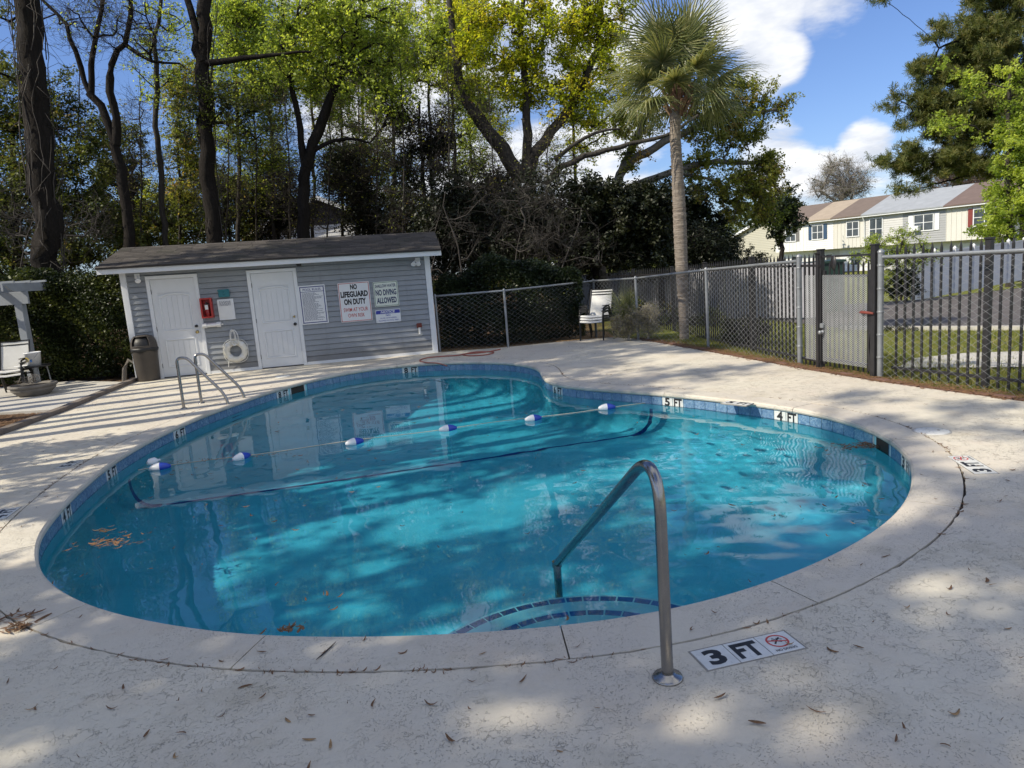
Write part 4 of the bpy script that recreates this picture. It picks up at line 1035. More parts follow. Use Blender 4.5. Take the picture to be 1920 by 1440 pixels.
# ------------------------------------------------------------------ asphalt, sidewalk
strip('asphalt', 'asphalt', [(7.6, 16.2), (8.2, 24), (10.5, 29.5), (16.5, 28.9), (25.5, 34.6), (60, 52), (60, 0), (13.0, 9.6)], .03)
strip('sidewalk', 'concrete', [(5.2, 9.5), (6.2, 10.6), (9.5, 9.3), (16, 6.0), (15.6, 4.6), (9.2, 7.7), (6.0, 9.0)], .035)
mb = MB(); kp = resample([(7.6, 16.2), (9.6, 13.3), (13.0, 9.6), (20, 5.5)], .6, False)
kerb = thing('road_kerb', 'pale concrete kerb along the near side of the asphalt', 'kerb', (7.6, 16.2, 0))
for a, b in zip(kp, kp[1:]):
    m = MB(); m.bar((a[0] - 7.6, a[1] - 16.2, gz(a) + .02), (b[0] - 7.6, b[1] - 16.2, gz(b) + .02), .14, .13); m.build('kerb_stone', 'concrete', kerb)

# ------------------------------------------------------------------ houses
for n_, c_ in dict(h_white=(.74, .74, .73), h_cream=(.62, .61, .565), h_grey=(.34, .35, .36), h_palegrey=(.56, .56, .55), h_yellow=(.46, .445, .36)).items(): plain(n_, c_, .6, var=.05, scale=.6)
for n_, c_ in dict(r_brown=(.155, .12, .10), r_tan=(.34, .28, .215), r_grey=(.29, .31, .335), r_red=(.145, .105, .092), r_pink=(.29, .21, .17), r_dark=(.045, .042, .042)).items(): plain(n_, c_, .9, var=.12, scale=1.5)
plain('glass_dark', (.06, .075, .09), .08, var=.4, scale=1.5); plain('sh_blue', (.03, .07, .14), .6); plain('sh_grey', (.16, .155, .15), .6); plain('sh_red', (.19, .035, .03), .6)
def window(parent, x, z, w_, h_, y, shut=None, sash=True):
    m = MB()
    for a in ((x - w_ / 2 - .08, x - w_ / 2, z - h_ / 2, z + h_ / 2), (x + w_ / 2, x + w_ / 2 + .08, z - h_ / 2, z + h_ / 2), (x - w_ / 2 - .08, x + w_ / 2 + .08, z + h_ / 2, z + h_ / 2 + .08), (x - w_ / 2 - .1, x + w_ / 2 + .1, z - h_ / 2 - .09, z - h_ / 2)): m.box(a[0], a[1], y - .06, y, a[2], a[3])
    f = m.build('window', 'white_trim', parent)
    for dx in (-1, 1):
        m = MB(); m.box(x + dx * w_ / 4 - w_ / 4 + .03, x + dx * w_ / 4 + w_ / 4 - .03, y - .03, y - .015, z - h_ / 2 + .03, z + h_ / 2 - .03); m.build('pane', 'glass_dark', f)
    m = MB(); m.box(x - .035, x + .035, y - .05, y - .01, z - h_ / 2, z + h_ / 2); m.box(x - w_ / 2, x + w_ / 2, y - .048, y - .011, z - .025, z + .025); m.build('sash', 'white_trim', f)
    if shut:
        for dx in (-1, 1):
            m = MB(); xa = x + dx * (w_ / 2 + .30); m.box(xa - .2, xa + .2, y - .05, y - .005, z - h_ / 2 - .05, z + h_ / 2 + .1, .01); m.build('shutter', shut, parent)
HA = D(1454, 431, 80); HB = D(1774, 387, 63.5); hdv = HB - HA; hdv.z = 0; HL = hdv.length; HRZ = math.atan2(hdv.y, hdv.x)
EAVE = 3.85; FZ = EAVE - 2.85; BASE = -1.35
hd = hdv.normalized()
def hcol(px):
    d = ray(px, 420); n = Vector((hd.y, -hd.x, 0)); t = (HA - Vector((0, 0, EYE))).dot(n) / d.dot(n); p = Vector((0, 0, EYE)) + d * t; return (p - HA).dot(hd)
cuts = [0] + [hcol(x) for x in (1513, 1563, 1620, 1693, 1774)] + [hcol(1774) + 5.2]
spec = [('white boarded townhouse with grey shutters at the far left end of the row', 'h_white', 'r_brown', 'sh_grey', True), ('white sided townhouse with blue shutters under the tan roof strip', 'h_white', 'r_tan', 'sh_blue', False), ('cream townhouse with one bare framed window under a brown roof', 'h_cream', 'r_brown', None, True), ('pale grey townhouse with a tall white window under the grey roof', 'h_palegrey', 'r_grey', None, False), ('mid grey sided townhouse with an air conditioner in its window', 'h_grey', 'r_grey', None, False), ('cream townhouse with red shutters at the right end of the row', 'h_cream', 'r_red', 'sh_red', True)]
for k, (lab, wall, rf, sh_, batten) in enumerate(spec):
    x0, x1 = cuts[k], cuts[k + 1]; p = HA + hd * x0; L = x1 - x0
    t = thing('townhouse', lab, 'house', (p.x, p.y, 0), HRZ, 'row of townhouses beyond the lot')
    st = .25 * (k // 2) * 0; dp = 8.0
    m = MB(); m.box(.005, L - .005, 0, dp, FZ, EAVE + .12); m.build('upper_wall', wall, t)
    m = MB(); m.box(.005, L - .005, .9, dp, BASE, FZ - .005); m.build('lower_wall', 'h_palegrey' if k % 2 else 'h_white', t)
    if batten:
        n_ = max(3, int(L / .42))
        for i in range(n_ + 1): m = MB(); x = L * i / n_; m.box(max(.005, x - .03), min(L - .005, x + .03), -.035, -.001, FZ, EAVE); m.build('batten', wall, t)
    else:
        z = FZ
        while z < EAVE - .1:
            m = MB(); m.prism([(0.004, z), (L - .004, z), (L - .004, z + .2), (0.004, z + .2)], -.004, -.001); m.v = [(x, -.03 if (y < -.002 and zz < z + .1) else y, zz) for x, y, zz in m.v]; m.build('siding_board', wall, t); z += .205
    m = MB(); m.box(.0, L, -.45, -.40, EAVE - .02, EAVE + .2); m.build('fascia', 'white_trim', t)
    m = MB(); m.box(.0, L, -.39, .0, EAVE + .121, EAVE + .14); m.build('soffit', 'white_trim', t)
    rise = 2.05
    m = MB(); m._add([(0.002, -.5, EAVE + .21), (L - .002, -.5, EAVE + .21), (L - .002, 4.2, EAVE + rise), (0.002, 4.2, EAVE + rise), (0.002, 8.6, EAVE + .21), (L - .002, 8.6, EAVE + .21), (0.002, 8.6, EAVE + .1), (L - .002, 8.6, EAVE + .1), (0.002, -.5, EAVE + .1), (L - .002, -.5, EAVE + .1)], [(0, 1, 2, 3), (3, 2, 5, 4), (4, 5, 7, 6), (8, 9, 1, 0), (0, 3, 4, 6, 8), (9, 7, 5, 2, 1), (6, 7, 9, 8)]); ro = m.build('roof', rf, t)
    wx_ = {0: .5, 1: .42, 2: .65, 3: .33, 4: .5, 5: .62}[k] * L; tall = k in (3,)
    window(t, wx_, EAVE - (1.25 if tall else 1.05), 1.25 if k < 4 else 1.7, 1.9 if tall else 1.35, -.031 if batten is False else -.036, sh_)
    window(t, L * .5, FZ - 1.15, 1.5, 1.2, .9)
    if k == 4: m = MB(); m.box(wx_ - .85, wx_ - .25, -.5, -.03, EAVE - 1.72, EAVE - 1.3, .03); m.build('air_conditioner', 'white_trim', t)
    if k in (4,):
        for dx in (-1, 1): m = MB(); xa = wx_ + dx * 1.2; m.box(xa - .22, xa + .22, -.08, -.034, EAVE - 1.8, EAVE - .3, .01); m.build('shutter', 'white_trim', t)
    if k == 3: m = MB(); m.tube([(.12, -.42, EAVE + .05), (.12, -.2, EAVE - .3), (.12, -.1, EAVE - .6), (.12, -.1, FZ)], .06, 8); m.build('downspout', 'white_trim', t)
    m = MB(); m.box(L * .12, L * .12 + .95, .86, .899, BASE, BASE + 2.05); m.build('door', 'white_trim', t)
# gabled house left of the row
ga = D(1368, 446, 92); gb = D(1500, 446, 84); pk = D(1428, 413, 88)
gv = gb - ga; gv.z = 0; gL = gv.length
t = thing('gabled_house', 'beige sided house end with a pinkish roof, left of the townhouse row', 'house', (ga.x, ga.y, 0), math.atan2(gv.y, gv.x))
ez, pz = ga.z - .1, pk.z
m = MB(); m.prism([(0, BASE), (gL, BASE), (gL, ez), (gL / 2, pz), (0, ez)], 0, 14); m.build('wall', 'h_yellow', t)
for sx in (0, 1):
    xa = -.5 if sx == 0 else gL + .5; m = MB(); vs = [(xa, -.5, ez - .25), (gL / 2, -.5, pz + .12), (gL / 2, 14.5, pz + .12), (xa, 14.5, ez - .25)]
    m._add(vs + [(x, y, z - .14) for x, y, z in vs], [(0, 1, 2, 3), (7, 6, 5, 4), (0, 4, 5, 1), (1, 5, 6, 2), (2, 6, 7, 3), (3, 7, 4, 0)]); m.build('roof', 'r_pink', t)
    m = MB(); m.bar((xa, -.53, ez - .33), (gL / 2, -.53, pz + .03), .05, .26); m.build('rake_board', 'white_trim', t)
z = BASE
while z < pz - .25:
    f = 0 if z < ez else (z + .2 - ez) / (pz - ez) * gL / 2; m = MB(); m.prism([(f + .004, z), (gL - f - .004, z), (gL - f - .004, z + .2), (f + .004, z + .2)], -.004, -.001); m.v = [(x, -.035 if (y < -.002 and zz < z + .1) else y, zz) for x, y, zz in m.v]
    if gL - 2 * f > .3: m.build('siding_board', 'h_yellow', t)
    z += .205
# house in the woods behind the shed
hw = D(597, 368, 40); wl, wr_ = D(470, 425, 40), D(748, 415, 40)
t = thing('woodland_house', 'house with a dark gable and pale siding half hidden by trees behind the shed', 'house', (wl.x, 40, 0), 0)
WL = wr_.x - wl.x; pkx = hw.x - wl.x
m = MB(); m.prism([(0, -.3), (WL, -.3), (WL, wl.z - .2), (0, wl.z - .2)], 0, 10); m.build('wall', 'h_palegrey', t)
m = MB(); m.prism([(.15, wl.z - .19), (WL - .15, wl.z - .19), (pkx, hw.z - .1)], -.05, 10); m.build('gable', 'r_dark', t)
for a, b in (((-.4, wl.z - .45), (pkx, hw.z)), ((WL + .4, wr_.z - .45), (pkx, hw.z))):
    m = MB(); vs = [(a[0], -.5, a[1]), (b[0], -.5, b[1]), (b[0], 10.4, b[1]), (a[0], 10.4, a[1])]; m._add(vs + [(x, y, z - .2) for x, y, z in vs], [(0, 1, 2, 3), (7, 6, 5, 4), (0, 4, 5, 1), (1, 5, 6, 2), (2, 6, 7, 3), (3, 7, 4, 0)]); m.build('roof', 'r_dark', t)
    m = MB(); m.bar((a[0], -.53, a[1] - .1), (b[0], -.53, b[1] - .1), .05, .22); m.build('rake_board', 'white_trim', t)
z = 0
while z < wl.z - .4: m = MB(); m.prism([(0.004, z), (WL - .004, z), (WL - .004, z + .2), (0.004, z + .2)], -.004, -.001); m.v = [(x, -.035 if (y < -.002 and zz < z + .1) else y, zz) for x, y, zz in m.v]; m.build('siding_board', 'h_palegrey', t); z += .205
# dark green container behind the bars
gcp = D(1490, 490, 23.5); t = thing('green_container', 'dark green flat topped container behind the bars, left of the gate', 'container', (gcp.x - 1.15, 23.4, gz((gcp.x, 23.4))), -.25)
m = MB(); m.box(0, 2.5, 0, 1.4, .12, gcp.z - gz((gcp.x, 23.4)) - .06, .03); m.build('body', 'green_box', t)
m = MB(); m.prism([(-.06, 1.75 + gcp.z - 1.3), (2.56, 1.75 + gcp.z - 1.24), (2.56, 1.82 + gcp.z - 1.24), (-.06, 1.82 + gcp.z - 1.3)], -.06, 1.46); m.build('lid', 'green_box', t)
# ------------------------------------------------------------------ vegetation
GOLD = [(0, (.20, .26, .02)), (.35, (.38, .45, .03)), (.7, (.50, .53, .05)), (1, (.58, .50, .08))]
leafmat('leaf_spring', [(0, (.17, .25, .045)), (.5, (.34, .44, .085)), (1, (.52, .60, .15))], .6)
leafmat('leaf_gold', GOLD, .6)
leafmat('leaf_oak', [(0, (.11, .15, .03)), (.55, (.25, .28, .06)), (.85, (.35, .33, .08)), (1, (.40, .26, .11))], .55)
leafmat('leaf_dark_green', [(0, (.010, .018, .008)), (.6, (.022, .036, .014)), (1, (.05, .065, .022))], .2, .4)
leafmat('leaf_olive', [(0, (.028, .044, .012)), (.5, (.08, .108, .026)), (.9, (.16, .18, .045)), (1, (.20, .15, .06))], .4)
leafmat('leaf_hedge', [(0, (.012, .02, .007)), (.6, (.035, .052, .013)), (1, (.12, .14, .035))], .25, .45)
leafmat('needle', [(0, (.05, .075, .02)), (.6, (.16, .19, .06)), (1, (.27, .25, .10))], .45)
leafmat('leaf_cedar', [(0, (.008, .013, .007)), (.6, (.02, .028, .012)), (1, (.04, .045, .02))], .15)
leafmat('leaf_dry', [(0, (.12, .075, .06)), (.6, (.20, .14, .10)), (1, (.26, .22, .12))], .3)
leafmat('leaf_pale', [(0, (.16, .17, .08)), (.6, (.32, .29, .20)), (1, (.46, .43, .33))], .4)
leafmat('palm_leaf', [(0, (.09, .115, .05)), (.6, (.20, .23, .10)), (1, (.35, .34, .18))], .3, .28)
leafmat('grass_blade', [(0, (.09, .12, .025)), (.5, (.19, .21, .05)), (.8, (.30, .27, .09)), (1, (.38, .32, .16))], .35)
barkmat('bark_dark', (.007, .006, .005), (.028, .023, .020)); barkmat('bark_grey', (.025, .022, .019), (.085, .076, .066)); barkmat('bark_pale', (.10, .09, .08), (.24, .22, .195))
barkmat('palm_boot', (.10, .055, .035), (.28, .17, .11), 5); barkmat('palm_bark', (.13, .105, .085), (.38, .33, .28), 3.5, (1.2, 1.2, 9.0))
plain('twig', (.035, .029, .025), .9, var=.3); plain('twig_brush', (.05, .044, .039), .9, var=.4); plain('twig_pale', (.26, .235, .205), .9, var=.3); plain('vine', (.06, .052, .045), .9, var=.3); plain('twig_pink', (.13, .085, .08), .9, var=.2)

class Wood:
    """collects tapered tubes as numpy arrays"""
    def __init__(s): s.V = []; s.F = []; s.n = 0
    def tube(s, P, r, n=6, rough=0):
        P = np.asarray(P, float); L = len(P); r = np.broadcast_to(r, (L,))
        jit = 1 + rough * np.random.default_rng(L * 7 + n).normal(0, 1, (L, n)) + rough * 1.2 * np.sin(np.arange(n) * 2.7)[None]
        T = np.gradient(P, axis=0); T /= np.linalg.norm(T, axis=1)[:, None] + 1e-9
        a = np.cross(T, (0.31, .17, .93)); bad = np.linalg.norm(a, axis=1) < .05; a[bad] = np.cross(T[bad], (1, 0, 0)); a /= np.linalg.norm(a, axis=1)[:, None]; b = np.cross(T, a)
        an = 2 * np.pi * np.arange(n) / n
        V = P[:, None] + (a[:, None] * np.cos(an)[None, :, None] + b[:, None] * np.sin(an)[None, :, None]) * (r[:, None] * jit)[..., None]
        i = np.arange(L - 1)[:, None] * n; k = np.arange(n)[None]; k2 = (k + 1) % n
        s.F.append((np.stack([i + k, i + k2, i + n + k2, i + n + k], -1).reshape(-1, 4)) + s.n); s.V.append(V.reshape(-1, 3)); s.n += L * n
    def twigs(s, A, B, r, rg, bend=.12):
        """many two-segment three-sided twigs at once"""
        m = len(A)
        if not m: return
        Ln = np.linalg.norm(B - A, axis=1)[:, None]
        Mid = (A + B) / 2 + rg.normal(0, 1, (m, 3)) * Ln * bend
        P = np.stack([A, Mid, B], 1); T = (B - A) / (Ln + 1e-9); a = np.cross(T, (.3, .2, .93)); a /= np.linalg.norm(a, axis=1)[:, None] + 1e-9; b = np.cross(T, a)
        rr = np.broadcast_to(np.asarray(r, float), (m,)); taper = np.array([1, .75, .35])
        an = 2 * np.pi * np.arange(3) / 3
        off = (a[:, None] * np.cos(an)[None, :, None] + b[:, None] * np.sin(an)[None, :, None])
        V = P[:, :, None] + off[:, None] * (rr[:, None] * taper[None])[:, :, None, None]
        i = (np.arange(m) * 9)[:, None, None]; sg = (np.arange(2) * 3)[None, :, None]; k = np.arange(3)[None, None]; k2 = (k + 1) % 3
        s.F.append((np.stack([i + sg + k, i + sg + k2, i + sg + 3 + k2, i + sg + 3 + k], -1).reshape(-1, 4)) + s.n); s.V.append(V.reshape(-1, 3)); s.n += m * 9
    def mesh(s, name, mat, o): return npmesh(name, np.vstack(s.V) - np.asarray(o), np.vstack(s.F), mat, smooth=True)

def leaves(name, mat, P, size, rg, o, up=.35, narrow=.55, rnd=None, droop=None):
    """P (n,3) leaf positions -> folded diamond leaves"""
    n = len(P); nrm = rg.normal(0, 1, (n, 3)); nrm[:, 2] = np.abs(nrm[:, 2]) + up; nrm /= np.linalg.norm(nrm, axis=1)[:, None]
    d = rg.normal(0, 1, (n, 3))
    if droop is not None: d[:, 2] -= droop
    d -= nrm * (d * nrm).sum(1)[:, None]; d /= np.linalg.norm(d, axis=1)[:, None]; w_ = np.cross(nrm, d)
    s = (size * rg.uniform(.6, 1.3, n))[:, None]
    V = np.stack([P - d * s * .5, P + w_ * s * narrow * .5 + nrm * s * .12, P + d * s * .5, P - w_ * s * narrow * .5 + nrm * s * .12], 1).reshape(-1, 3) - np.asarray(o)
    F = np.arange(4 * n).reshape(-1, 4)
    return npmesh(name, V, F, mat, rg.random(n) if rnd is None else rnd)
def needles(name, mat, P, size, rg, o, k=9, wid=.012):
    n = len(P); d = rg.normal(0, 1, (n, k, 3)); ax = rg.normal(0, 1, (n, 1, 3)); ax[..., 2] += .5; d = d * .75 + ax; d /= np.linalg.norm(d, axis=2)[..., None]
    w_ = np.cross(d, rg.normal(0, 1, (n, k, 3))); w_ /= np.linalg.norm(w_, axis=2)[..., None]
    s = size * rg.uniform(.7, 1.2, (n, k, 1)); p = P[:, None]
    V = np.stack([p - w_ * wid * .3 + 0 * d, p + w_ * wid * .3 + 0 * d, p + d * s + w_ * wid, p + d * s - w_ * wid], 2).reshape(-1, 3) - np.asarray(o)
    return npmesh(name, V, np.arange(4 * n * k).reshape(-1, 4), mat, np.repeat(rg.random(n), k))

def ells(lst, Y, dy=1.0):
    """(px, py, rx, ry[, dY]) ellipses in the photo -> ellipsoids in the scene at distance Y"""
    out = []
    for e in lst:
        yy = Y + (e[4] if len(e) > 4 else 0); c = D(e[0], e[1], yy); k = yy / FPX
        out.append((np.array(c), np.array([e[2] * k, max(.5, min(e[2], e[3]) * k * dy), e[3] * k])))
    return out
def pxpath(pts, Y):
    return [np.array(D(p[0], p[1], Y + (p[2] if len(p) > 2 else 0))) for p in pts]
def resamp3(P, step):
    P = np.asarray(P, float); s = np.r_[0, np.cumsum(np.linalg.norm(np.diff(P[:, :3], axis=0), axis=1))]; n = max(2, int(s[-1] / step) + 1); t = np.linspace(0, s[-1], n)
    return np.stack([np.interp(t, s, P[:, k]) for k in range(P.shape[1])], 1)

def tree(name, label, cat, stems, crown, bark, leaf, seed, nclump=70, clump_r=.55, nleaf=120, lsize=.1, ntwig=8, kind='leaf', group=None, base=None, limb_r=.012, twig='twig', twig_r=.006, leafname='foliage', up=.3, narrow=.55, fill=.0, vines=0, wig=.10, extra=None):
    """stems: list of (points (n,3), r0, r1); crown: list of ellipsoids; limbs grow from the stems to clumps inside the crown"""
    rg = np.random.default_rng(seed); W = Wood(); L = Wood()
    o = np.array(base if base is not None else stems[0][0][0], float); t = thing(name, label, cat, tuple(o), 0, group)
    N = []; par = []; dep_ = []; rad = []; own = []
    for P, r0, r1 in stems:
        P4 = resamp3(np.c_[np.array(P), np.linspace(0, 1, len(P))], .35); jit = rg.normal(0, .03, (len(P4), 3)) * np.clip(np.arange(len(P4)), 0, 3)[:, None] / 3
        Q = P4[:, :3] + jit * (r0 / .2) ** .5; R = r0 + (r1 - r0) * P4[:, 3]
        W.tube(Q, R, 12 if r0 > .12 else 7, .07 if r0 > .07 else 0)
        for i, q in enumerate(Q):
            if P4[i, 3] > .22 or len(stems) > 3: N.append(q); dep_.append(0.0); own.append(R[i])
    N = [n for n in N]; 
    if crown:
        vol = np.array([np.prod(e[1]) ** .8 for e in crown]); idx = rg.choice(len(crown), nclump, p=vol / vol.sum())
        u = rg.normal(0, 1, (nclump, 3)); u /= np.linalg.norm(u, axis=1)[:, None]; u *= (rg.uniform(.12, 1, nclump) ** (1 / 2.4))[:, None]
        Cn = np.stack([crown[i][0] + crown[i][1] * u[k] for k, i in enumerate(idx)])
        NA = np.array(N); d0 = np.min(np.linalg.norm(Cn[:, None] - NA[None], axis=2), axis=1); order = np.argsort(d0)
        Np = list(NA); Dp = [0.0] * len(Np); pa = [-1] * len(Np); cnt = [0] * len(Np); branches = []
        for k in order:
            c = Cn[k]; A = np.array(Np); dd = np.linalg.norm(A - c, axis=1); dz = A[:, 2] - c[2]
            cost = dd * (1 + .5 * np.clip(dz, 0, None) / (dd + .1)) + .15 * np.array(Dp)
            j = int(np.argmin(cost)); a = A[j]; ln = dd[j]; m = max(2, int(ln / .4)); tt = np.linspace(0, 1, m + 1)[1:]
            mid = (a + c) / 2 + np.array([0, 0, .10 * ln]) + rg.normal(0, wig, 3) * ln
            B = a[None] * ((1 - tt) ** 2)[:, None] + mid[None] * (2 * tt * (1 - tt))[:, None] + c[None] * (tt ** 2)[:, None]
            B += rg.normal(0, .035, B.shape) * np.minimum(1, ln); path = [j]; prev = j
            for b in B:
                Np.append(b); Dp.append(Dp[prev] + ln / m); pa.append(prev); cnt.append(0); prev = len(Np) - 1; path.append(prev)
            branches.append(path); q = prev
            while q >= 0: cnt[q] += 1; q = pa[q]
        Np = np.array(Np); cnt = np.array(cnt); nst = len(NA)
        for path in branches:
            r = limb_r * np.maximum(cnt[path], 1) ** .5
            if path[0] < nst: r[0] = min(limb_r * cnt[path[1]] ** .5 * 1.15, own[path[0]] * .95) if own[path[0]] > 0 else r[0]
            r = np.minimum(r, 9 if path[0] >= nst else max(own[path[0]], limb_r)); W.tube(Np[path], r, 6 if r.max() > .03 else 4)
        # twigs and leaves about each clump
        K = np.repeat(Cn, ntwig, 0); u = rg.normal(0, 1, K.shape); u /= np.linalg.norm(u, axis=1)[:, None]; u[:, 2] = u[:, 2] * .8 + .1
        E = K + u * clump_r * rg.uniform(.45, 1.1, len(K))[:, None]; S_ = K + rg.normal(0, .06, K.shape); L.twigs(S_, E, twig_r, rg)
        if kind == 'bare':
            for q in range(2):
                i = rg.integers(0, len(E), len(E) * 2); f = rg.uniform(.3, 1, len(i))[:, None]; A = S_[i] * (1 - f) + E[i] * f; d = E[i] - S_[i]; d /= np.linalg.norm(d, axis=1)[:, None]
                B = A + (d + rg.normal(0, .6, A.shape)) * clump_r * .4 * rg.uniform(.5, 1, len(i))[:, None]; L.twigs(A, B, twig_r * .7, rg)
        if nleaf:
            i = rg.integers(0, len(E), nclump * nleaf); f = rg.uniform(.25, 1.08, len(i))[:, None]
            P = S_[i] * (1 - f) + E[i] * f + rg.normal(0, clump_r * .09, (len(i), 3))
            # light and dark clumps: each clump its own tint
            tint = np.clip(rg.normal(.5, .22, nclump)[np.repeat(np.arange(nclump), ntwig)[i]] + rg.normal(0, .16, len(i)), 0, 1)
            me = needles(leafname, leaf, P, lsize, rg, o) if kind == 'needle' else leaves(leafname, leaf, P, lsize, rg, o, up, narrow, tint)
            if kind == 'needle': pass
            link(leafname, me, t, kind='stuff')
        if L.V: link('twigs', L.mesh('twigs', twig, o), t, kind='stuff')
    link('trunk', W.mesh('trunk', bark, o), t)
    if vines:
        Vn = Wood(); P = np.array(stems[0][0]); r0 = stems[0][1]; P = resamp3(P, .25)
        for q in range(vines):
            i0 = rg.integers(0, max(1, len(P) - 12)); ln = int(rg.integers(5, 22)); seg = P[i0:i0 + ln]; a = rg.uniform(0, 6.28) + np.cumsum(rg.normal(0, .16, len(seg)))
            rr_ = (r0 * .98 + np.abs(np.cumsum(rg.normal(0, .02, len(seg))))); Vn.tube(seg + np.c_[np.cos(a) * rr_, np.sin(a) * rr_, rg.normal(0, .03, len(seg))], rg.uniform(.006, .014), 4)
        i = rg.integers(0, len(P) - 2, vines * 6); a = rg.uniform(0, 6.28, len(i)); A = P[i] + np.c_[np.cos(a), np.sin(a), 0 * a] * r0 * .9; B = A + np.c_[np.cos(a) * rg.uniform(.1, .8, len(a)), np.sin(a) * rg.uniform(.1, .8, len(a)), rg.normal(-.15, .3, len(a))]
        Vn.twigs(A, B, .007, rg, .25); link('vine', Vn.mesh('vine', 'vine', o), t, kind='stuff')
    return t
def on_ground(p): return np.array([p[0], p[1], gz(p) - .1])
def stem(px, Y, r0, r1, grounded=True):
    P = pxpath(px, Y)
    if grounded: P = [on_ground(P[0])] + P
    return (P, r0, r1)
z1 = lambda L: [(x / 3, y / 3) for x, y in L]                # coordinates read off a 3x enlargement of the top left
z2 = lambda L: [(560 + x / 3, y / 3) for x, y in L]
z3 = lambda L: [(1080 + x / 2.286, y / 2.286) for x, y in L]

tree('pine_tree', 'massive dark pine trunk wrapped in bare vines at the far left', 'tree', [stem([(97, 560), (88, 420), (72, 240), (58, 90), (50, 0), (40, -220), (34, -420)], 17, .31, .20)], ells([(30, -420, 120, 80), (-60, -250, 90, 50), (10, 40, 40, 40), (10, 130, 30, 60)], 17), 'bark_dark', 'needle', 1, 46, .6, 20, .2, 6, 'needle', vines=34, limb_r=.02)
tree('bare_tree', 'forked bare tree with two crooked stems above the left end of the shed', 'tree', [stem(z1([(735, 1390), (690, 1000), (650, 810)]), 20.5, .15, .12), stem(z1([(650, 820), (560, 570), (512, 530)]), 20.5, .115, .09, False), stem(z1([(512, 535), (520, 300), (560, 120), (580, -60), (600, -200)]), 20.5, .085, .04, False), stem(z1([(512, 535), (480, 480), (410, 260), (370, 130), (280, 50), (200, -60)]), 20.5, .08, .035, False), stem(z1([(650, 815), (660, 700), (612, 500), (625, 390), (650, 290), (712, 240), (738, 60), (745, -150)]), 20.5, .12, .05, False), stem(z1([(705, 250), (800, 320), (900, 360), (1010, 355)]), 20.5, .06, .025, False)], ells([(130, 20, 90, 60), (190, 40, 70, 60), (250, 40, 70, 70), (300, 100, 50, 40), (170, -80, 130, 60)], 20.5), 'bark_dark', 'leaf_spring', 2, 60, .75, 8, .08, 9, 'bare', limb_r=.014)
tree('slender_tree', 'thin straight tree with a few pale leaves between the forked tree and the dark pine', 'tree', [stem(z1([(935, 1400), (910, 1050), (880, 700), (880, 400), (868, 240), (900, 80), (910, -80)]), 22, .10, .045)], ells([(300, 60, 50, 50), (290, 150, 40, 40), (330, 40, 40, 40), (270, 90, 40, 30)], 22), 'bark_grey', 'leaf_spring', 3, 34, .5, 55, .085, 6)
tree('pine_tree', 'straight black pine trunk with one broken horizontal limb, behind the shed roof', 'tree', [stem(z1([(1215, 1390), (1170, 1000), (1150, 700), (1140, 400), (1155, 150), (1160, -120), (1160, -400)]), 21, .24, .14), stem(z1([(1160, 355), (1280, 345), (1400, 320), (1490, 318), (1580, 296), (1740, 290)]), 21, .10, .03, False), stem(z1([(1140, 350), (1100, 310), (1112, 150), (1060, 10), (1000, -120)]), 21, .13, .07, False)], ells([(390, 190, 60, 40), (450, 230, 60, 40), (360, 230, 40, 30)], 21), 'bark_dark', 'leaf_olive', 4, 40, .55, 90, .09, 8, vines=14)
tree('leaning_tree', 'crooked dark tree forking low above the middle of the shed roof, light spring leaves', 'tree', [stem(z1([(1712, 1380), (1712, 1150), (1722, 930)]), 22, .20, .17), stem(z1([(1722, 940), (1790, 720), (1850, 560), (1925, 420), (2010, 200), (2050, -60)]), 22, .17, .06, False), stem(z1([(1715, 930), (1682, 740), (1645, 500), (1600, 250), (1580, 0)]), 22, .11, .04, False), stem(z1([(1760, 850), (1850, 800), (1990, 780), (2080, 800)]), 22, .07, .03, False)], ells([(620, 50, 70, 70), (700, 60, 60, 80), (560, 120, 60, 60), (660, 150, 60, 50), (530, 50, 40, 60), (730, 180, 40, 50)], 22), 'bark_dark', 'leaf_spring', 5, 210, .6, 85, .105, 12)
tree('cedar_tree', 'dark ragged cedar standing behind the right end of the shed', 'tree', [stem([(800, 520), (798, 400), (790, 300), (785, 190)], 23, .13, .03)], ells([(775, 215, 22, 30), (790, 270, 50, 50), (800, 340, 65, 60), (790, 420, 80, 60), (820, 250, 35, 40)], 23), 'bark_dark', 'leaf_cedar', 6, 110, .7, 190, .085, 10)
tree('big_oak', 'broad oak with bright yellow green spring crown in the middle of the woods', 'tree', [stem([(985, 520), (985, 440), (982, 350)], 23, .36, .30), stem(z2([(1260, 1020), (1150, 830), (1050, 720), (960, 600), (900, 420), (870, 200), (850, 0)]), 23, .24, .08, False), stem(z2([(1275, 1030), (1320, 880), (1400, 770), (1480, 680), (1600, 480), (1680, 300), (1700, 60)]), 23, .21, .07, False), stem(z2([(1270, 1020), (1290, 800), (1280, 500), (1250, 250), (1260, 0)]), 23, .17, .06, False), stem(z2([(1390, 1040), (1450, 955), (1600, 880), (1750, 835), (1900, 800), (2080, 760), (2250, 650)]), 22.5, .11, .045, False), stem(z2([(1440, 900), (1520, 830), (1680, 740), (1800, 720)]), 22.5, .08, .03, False)], ells([(950, 60, 110, 70), (1040, 60, 90, 70), (880, 130, 50, 60), (1010, 150, 80, 55), (1060, 190, 55, 40), (1110, 110, 60, 70), (960, 160, 60, 40), (1130, 20, 60, 60), (1000, -60, 160, 60), (1110, 200, 40, 25), (900, 20, 60, 60)], 23), 'bark_grey', 'leaf_gold', 7, 340, .55, 95, .11, 12)
